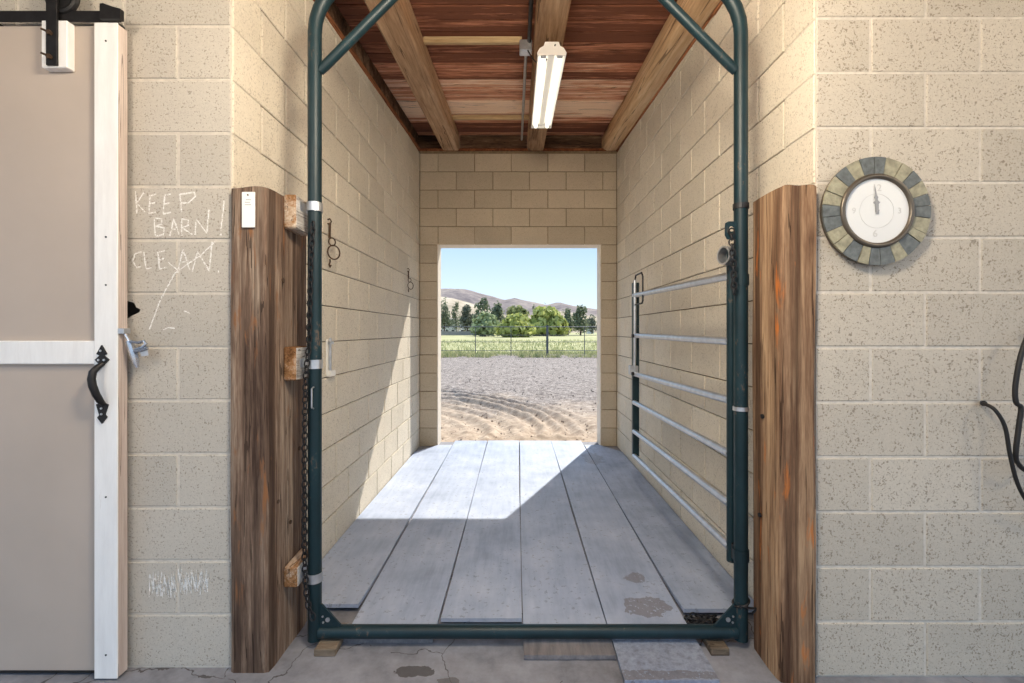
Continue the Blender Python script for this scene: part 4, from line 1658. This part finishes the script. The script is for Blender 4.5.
# pipe fence
FYD = 24.7
M['fence'] = plain('weathered_grey_pipe', s2l(92, 96, 100), 0.6, 0.3, 0.15, 6)
fence = thing('pipe_fence', 'grey pipe rail fence between dirt yard and green field', 'fence', (0.5, FYD, GZ))
xs_ = [-9.6 - 1.92 * 4 + 1.92 * k for k in range(0)]
postx = [(475.5, 0), (511, 0), (547.3, 1), (584.5, 0)]
px_ = [((x - CX) / F * FYD, t) for x, t in postx]
stp = 1.93
for k in range(1, 6):
    px_.append((px_[0][0] - stp * k, 1 if k % 4 == 2 else 0))
    px_.append((px_[3][0] + stp * k, 1 if k % 4 == 3 else 0))
for (x, t) in px_:
    if t:
        m = MB().tube([(x, FYD, GZ - 0.3), (x, FYD, 1.58)], 0.062, 10)
    else:
        m = MB().tube([(x, FYD, GZ - 0.3), (x, FYD, 1.5)], 0.02, 8)
    part(m, 'post', M['fence'], fence, True)
xa, xb = min(p[0] for p in px_), max(p[0] for p in px_)
for (z, r) in ((1.50, 0.024), (1.06, 0.013), (0.70, 0.016), (0.24, 0.015)):
    part(MB().tube([(xa, FYD - 0.03, z), (xb, FYD - 0.03, z)], r, 8), 'rail', M['fence'], fence, True)

# ------------------------------------------------------------------ trees
LF = {'pale': leaf_mat('pale_green_leaf', s2l(134, 148, 108), s2l(190, 200, 156)),
      'bright': leaf_mat('yellow_green_leaf', s2l(138, 150, 78), s2l(208, 210, 136)),
      'olive': leaf_mat('olive_leaf', s2l(122, 132, 86), s2l(176, 178, 122)),
      'dark': leaf_mat('dark_green_leaf', s2l(92, 106, 84), s2l(150, 156, 128)),
      'grey': leaf_mat('grey_green_leaf', s2l(88, 96, 84), s2l(146, 148, 130))}
M['trunk'] = plain('tree_trunk', s2l(92, 78, 66), 0.9, 0, 0.2, 3)


def tree(name, label, px, ptop, pbase, hw, D, kind, seed, n=1500, group=None, clumps=9, trunk=0.25):
    rt = random.Random(seed)
    top, bot = P(px, ptop, D), P(px, pbase, D)
    z0 = GZ - 0.05
    X = top.x
    h = top.z - z0
    rx = hw * 1.4 / F * D
    root = thing(name, label, 'tree', (X, D, z0), group)
    cr0 = 0.0 if name == 'leafy_shrub' else h * trunk * 0.35
    # main clumps: an irregular crown
    cl = []
    for k in range(clumps):
        a = rt.uniform(0, 6.28)
        t = rt.random()
        zz_ = cr0 + (h - cr0) * (0.2 + 0.62 * t)
        rr_ = rx * 0.62 * math.sqrt(rt.random()) * (1.1 - 0.55 * t)
        cl.append((rr_ * math.cos(a), rr_ * math.sin(a), zz_, rx * rt.uniform(0.34, 0.52) * (1.1 - 0.4 * t), (h - cr0) * rt.uniform(0.16, 0.24)))
    cl.append((0, 0, h - (h - cr0) * 0.2, rx * 0.4, (h - cr0) * 0.2))
    for k in range(5):
        a = k * 1.257 + seed
        cl.append((rx * 0.42 * math.cos(a), rx * 0.42 * math.sin(a), cr0 + (h - cr0) * 0.30, rx * 0.52, (h - cr0) * 0.32))
    cl.append((0, 0, cr0 + (h - cr0) * 0.5, rx * 0.6, (h - cr0) * 0.34))
    vs, fs = [], []
    for k in range(n):
        c = cl[rt.randrange(len(cl))]
        u = Vector((rt.gauss(0, 1), rt.gauss(0, 1), rt.gauss(0, 1))).normalized()
        rad = rt.uniform(0.5, 1.05)
        p = Vector((c[0] + u.x * c[3] * rad, c[1] + u.y * c[3] * rad, max(0.1, c[2] + u.z * c[4] * rad)))
        s = rx * rt.uniform(0.07, 0.15)
        nrm = (u + Vector((rt.uniform(-.6, .6), rt.uniform(-.6, .6), rt.uniform(-.6, .6)))).normalized()
        a = nrm.orthogonal().normalized(); b = nrm.cross(a)
        th = rt.uniform(0, 3.14)
        a, b = a * math.cos(th) + b * math.sin(th), b * math.cos(th) - a * math.sin(th)
        i = len(vs)
        vs += [p - a * s, p + b * s * 0.75, p + a * s * 1.1, p - b * s * 0.75]
        fs.append((i, i + 1, i + 2, i + 3))
    m = MB(); m.add(vs, fs)
    m.build('foliage', LF[kind], root, fix=False)
    m = MB()
    m.tube([(0, 0, 0), (0.02 * h, 0, h * 0.3), (-0.01 * h, 0.01 * h, h * 0.62)], [rx * 0.09, rx * 0.065, rx * 0.03], 7)
    for k in range(4):
        c = cl[k]
        m.tube([(0.01 * h, 0, h * 0.28), (c[0] * 0.8, c[1] * 0.8, c[2])], [rx * 0.04, rx * 0.015], 5)
    m.build('trunk', M['trunk'], root, True)
    return root


G = 'trees beyond the fence'
tree('leafy_shrub', 'pale silvery green shrub beside the bright willows behind the fence', 485, 312, 333, 13, 116, 'pale', 1)
tree('leafy_shrub', 'bright yellow green low willow in front of the shrub clump', 515, 314, 333, 17, 102, 'bright', 2, 1900)
tree('leafy_shrub', 'largest rounded yellow green willow behind the thick fence post', 544, 307, 332, 20, 128, 'bright', 3, 2200)
tree('leafy_shrub', 'dull olive green shrub rising behind the bright willows', 517, 305, 330, 13, 148, 'olive', 4)
tree('conifer_tree', 'dark green pointed tree with the tallest crown behind the pale shrub', 483, 296, 322, 9, 178, 'dark', 5, 1300)
tree('conifer_tree', 'dark green rounded tree between the pale shrub and the hill', 498, 301, 322, 8.5, 160, 'dark', 6, 1300)
tree('conifer_tree', 'dark tree in front of the long white shed', 444, 297, 325, 6.5, 190, 'dark', 7, 1000)
tree('conifer_tree', 'slim dark tree in front of the pale hillside', 456, 301, 325, 4.5, 185, 'dark', 8, 900)
tree('leafy_tree', 'grey green tree between the dark trees by the white sheds', 467, 303, 324, 8, 195, 'grey', 9, 1100)
tree('leafy_tree', 'dark green broad tree between the willows and the lone tall tree', 568, 308, 326, 7, 150, 'dark', 10, 1000)
tree('leafy_tree', 'tall dark green tree standing near the small white shed', 580.5, 305, 329, 7.5, 140, 'dark', 11, 1300)
tree('leafy_tree', 'small grey green tree on the pale slope behind the small white shed', 592, 314, 324, 6, 230, 'grey', 12, 700)
tree('leafy_tree', 'grey green tree behind the fence hidden by the end wall', 628, 306, 328, 10, 160, 'grey', 13, 700)
tree('leafy_tree', 'dark tree behind the fence hidden by the end wall', 415, 300, 328, 11, 200, 'dark', 14, 700)
for k, (x, yt) in enumerate(((534, 303), (539.5, 303.5), (545, 302.5), (551, 304), (557, 306), (563, 307))):
    tree('ridge_tree', 'small dark tree in the row along the far ridge', x, yt, yt + 6, 3.4, 520 + 6 * k, 'dark', 40 + k, 260, 'trees along the far ridge', 4)

# sheds and parked vehicles far off
M['white_far'] = plain('white_siding', s2l(226, 224, 220), 0.7, 0, 0.05, 1)
M['grey_far'] = plain('grey_fence_board', s2l(150, 146, 142), 0.8, 0, 0.1, 1)
M['dark_far'] = plain('dark_glass', s2l(60, 62, 66), 0.3, 0, 0.1, 1)


def shed(label, x0, x1, yt, yb_, D, roofh=0.6, win=2):
    a, b = P(x0, yb_, D), P(x1, yt, D)
    z0 = GZ - 0.05
    zt = max(b.z, z0 + 2.2)
    w_ = b.x - a.x
    root = thing('farm_shed', label, 'shed', ((a.x + b.x) / 2, D + 3, z0))
    MB().box(-w_ / 2, w_ / 2, -3, 3, 0, zt - z0).build('body', M['white_far'], root)
    MB().prism([(-3.3, 0), (3.3, 0), (0, roofh)], lambda u, v, d: (d, u, v + zt - z0), -w_ / 2 - 0.3, w_ / 2 + 0.3).build('roof', M['grey_far'], root)
    for k in range(win):
        xx = -w_ / 2 + w_ * (k + 0.5) / win
        MB().box(xx - 0.6, xx + 0.6, -3.04, -2.99, 0.9, 1.9).build('window', M['dark_far'], root)


shed('long white farm shed with three windows beyond the field', 438, 456, 320, 327, 205, 0.8, 3)
shed('lower white farm shed next to the grey green tree', 459, 472, 321, 327, 215, 0.6, 2)
shed('small white shed behind the tall dark green tree', 588, 594, 323, 327, 240, 0.5, 1)
gfence = MB().box(-19, 19, -0.1, 0.1, 0, 1.3).build('board_fence', M['grey_far'])
gfence.location = (-24, 168, GZ - 0.05)
tag(gfence, 'low grey wall across the far side of the field', 'wall')

# ------------------------------------------------------------------ hills


def hill_mat(name, a, b, c_):
    t = NT(name)
    p = t.pos()
    n = t.noise(p, 0.006, 6, 0.65)
    n2 = t.noise(p, 0.05, 4, 0.7)
    f = t.math('ADD', t.math('MULTIPLY', n, 0.6), t.math('MULTIPLY', n2, 0.4))
    return t.fin(t.ramp(f, [(0.38, a), (0.5, b), (0.62, c_)]), 1.0, 0, 0.0)


M['hill_far'] = hill_mat('far_hill', s2l(122, 113, 113), s2l(150, 139, 135), s2l(180, 166, 154))
M['hill_near'] = hill_mat('sandy_hill', s2l(140, 130, 112), s2l(178, 164, 144), s2l(212, 200, 182))


def hill(name, prof, D, depth, mat, seed):
    xs = [p[0] for p in prof]
    ys = [p[1] for p in prof]
    nx = 140
    vs, fs = [], []
    nr = 14
    for j in range(nr + 1):
        t = j / nr
        for i in range(nx + 1):
            px = xs[0] + (xs[-1] - xs[0]) * i / nx
            py = float(np.interp(px, xs, ys))
            top = P(px, py, D)
            k = math.sin(t * math.pi / 2) ** 1.3
            y = D - depth * (1 - t)
            q = mnoise.fractal(Vector((top.x * 0.008 + seed, y * 0.008, 0)), 1, 2, 5)
            z = GZ - 1 + (top.z - GZ + 1) * k + q * top.z * 0.10 * math.sin(t * math.pi)
            if j == nr:
                z += mnoise.fractal(Vector((top.x * 0.05, seed, 0)), 1, 2, 3) * 1.2
            vs.append((top.x, y, z))
    for i in range(nx + 1):
        vs.append((vs[nr * (nx + 1) + i][0], D + depth, GZ - 1))
    for j in range(nr + 1):
        for i in range(nx):
            a = j * (nx + 1) + i
            fs.append((a, a + 1, a + nx + 2, a + nx + 1))
    m = MB(); m.add(vs, fs)
    o = m.build(name, mat, None, True)
    o['kind'] = 'structure'


hill('hill_far', [(330, 300), (400, 291), (441, 290), (452, 289.3), (466, 290), (480, 293.5), (495, 298), (505, 301), (515, 299), (530, 302),
                  (545, 305.5), (557, 302.5), (570, 306), (585, 308.5), (600, 311), (660, 318), (740, 324)], 1500, 500, M['hill_far'], 1)
hill('hill_near', [(330, 296), (400, 297), (441, 297), (455, 299), (470, 303), (485, 309), (500, 314), (520, 318), (545, 312), (560, 311), (575, 315), (590, 316),
                   (605, 319), (660, 320), (740, 326)], 640, 260, M['hill_near'], 2)
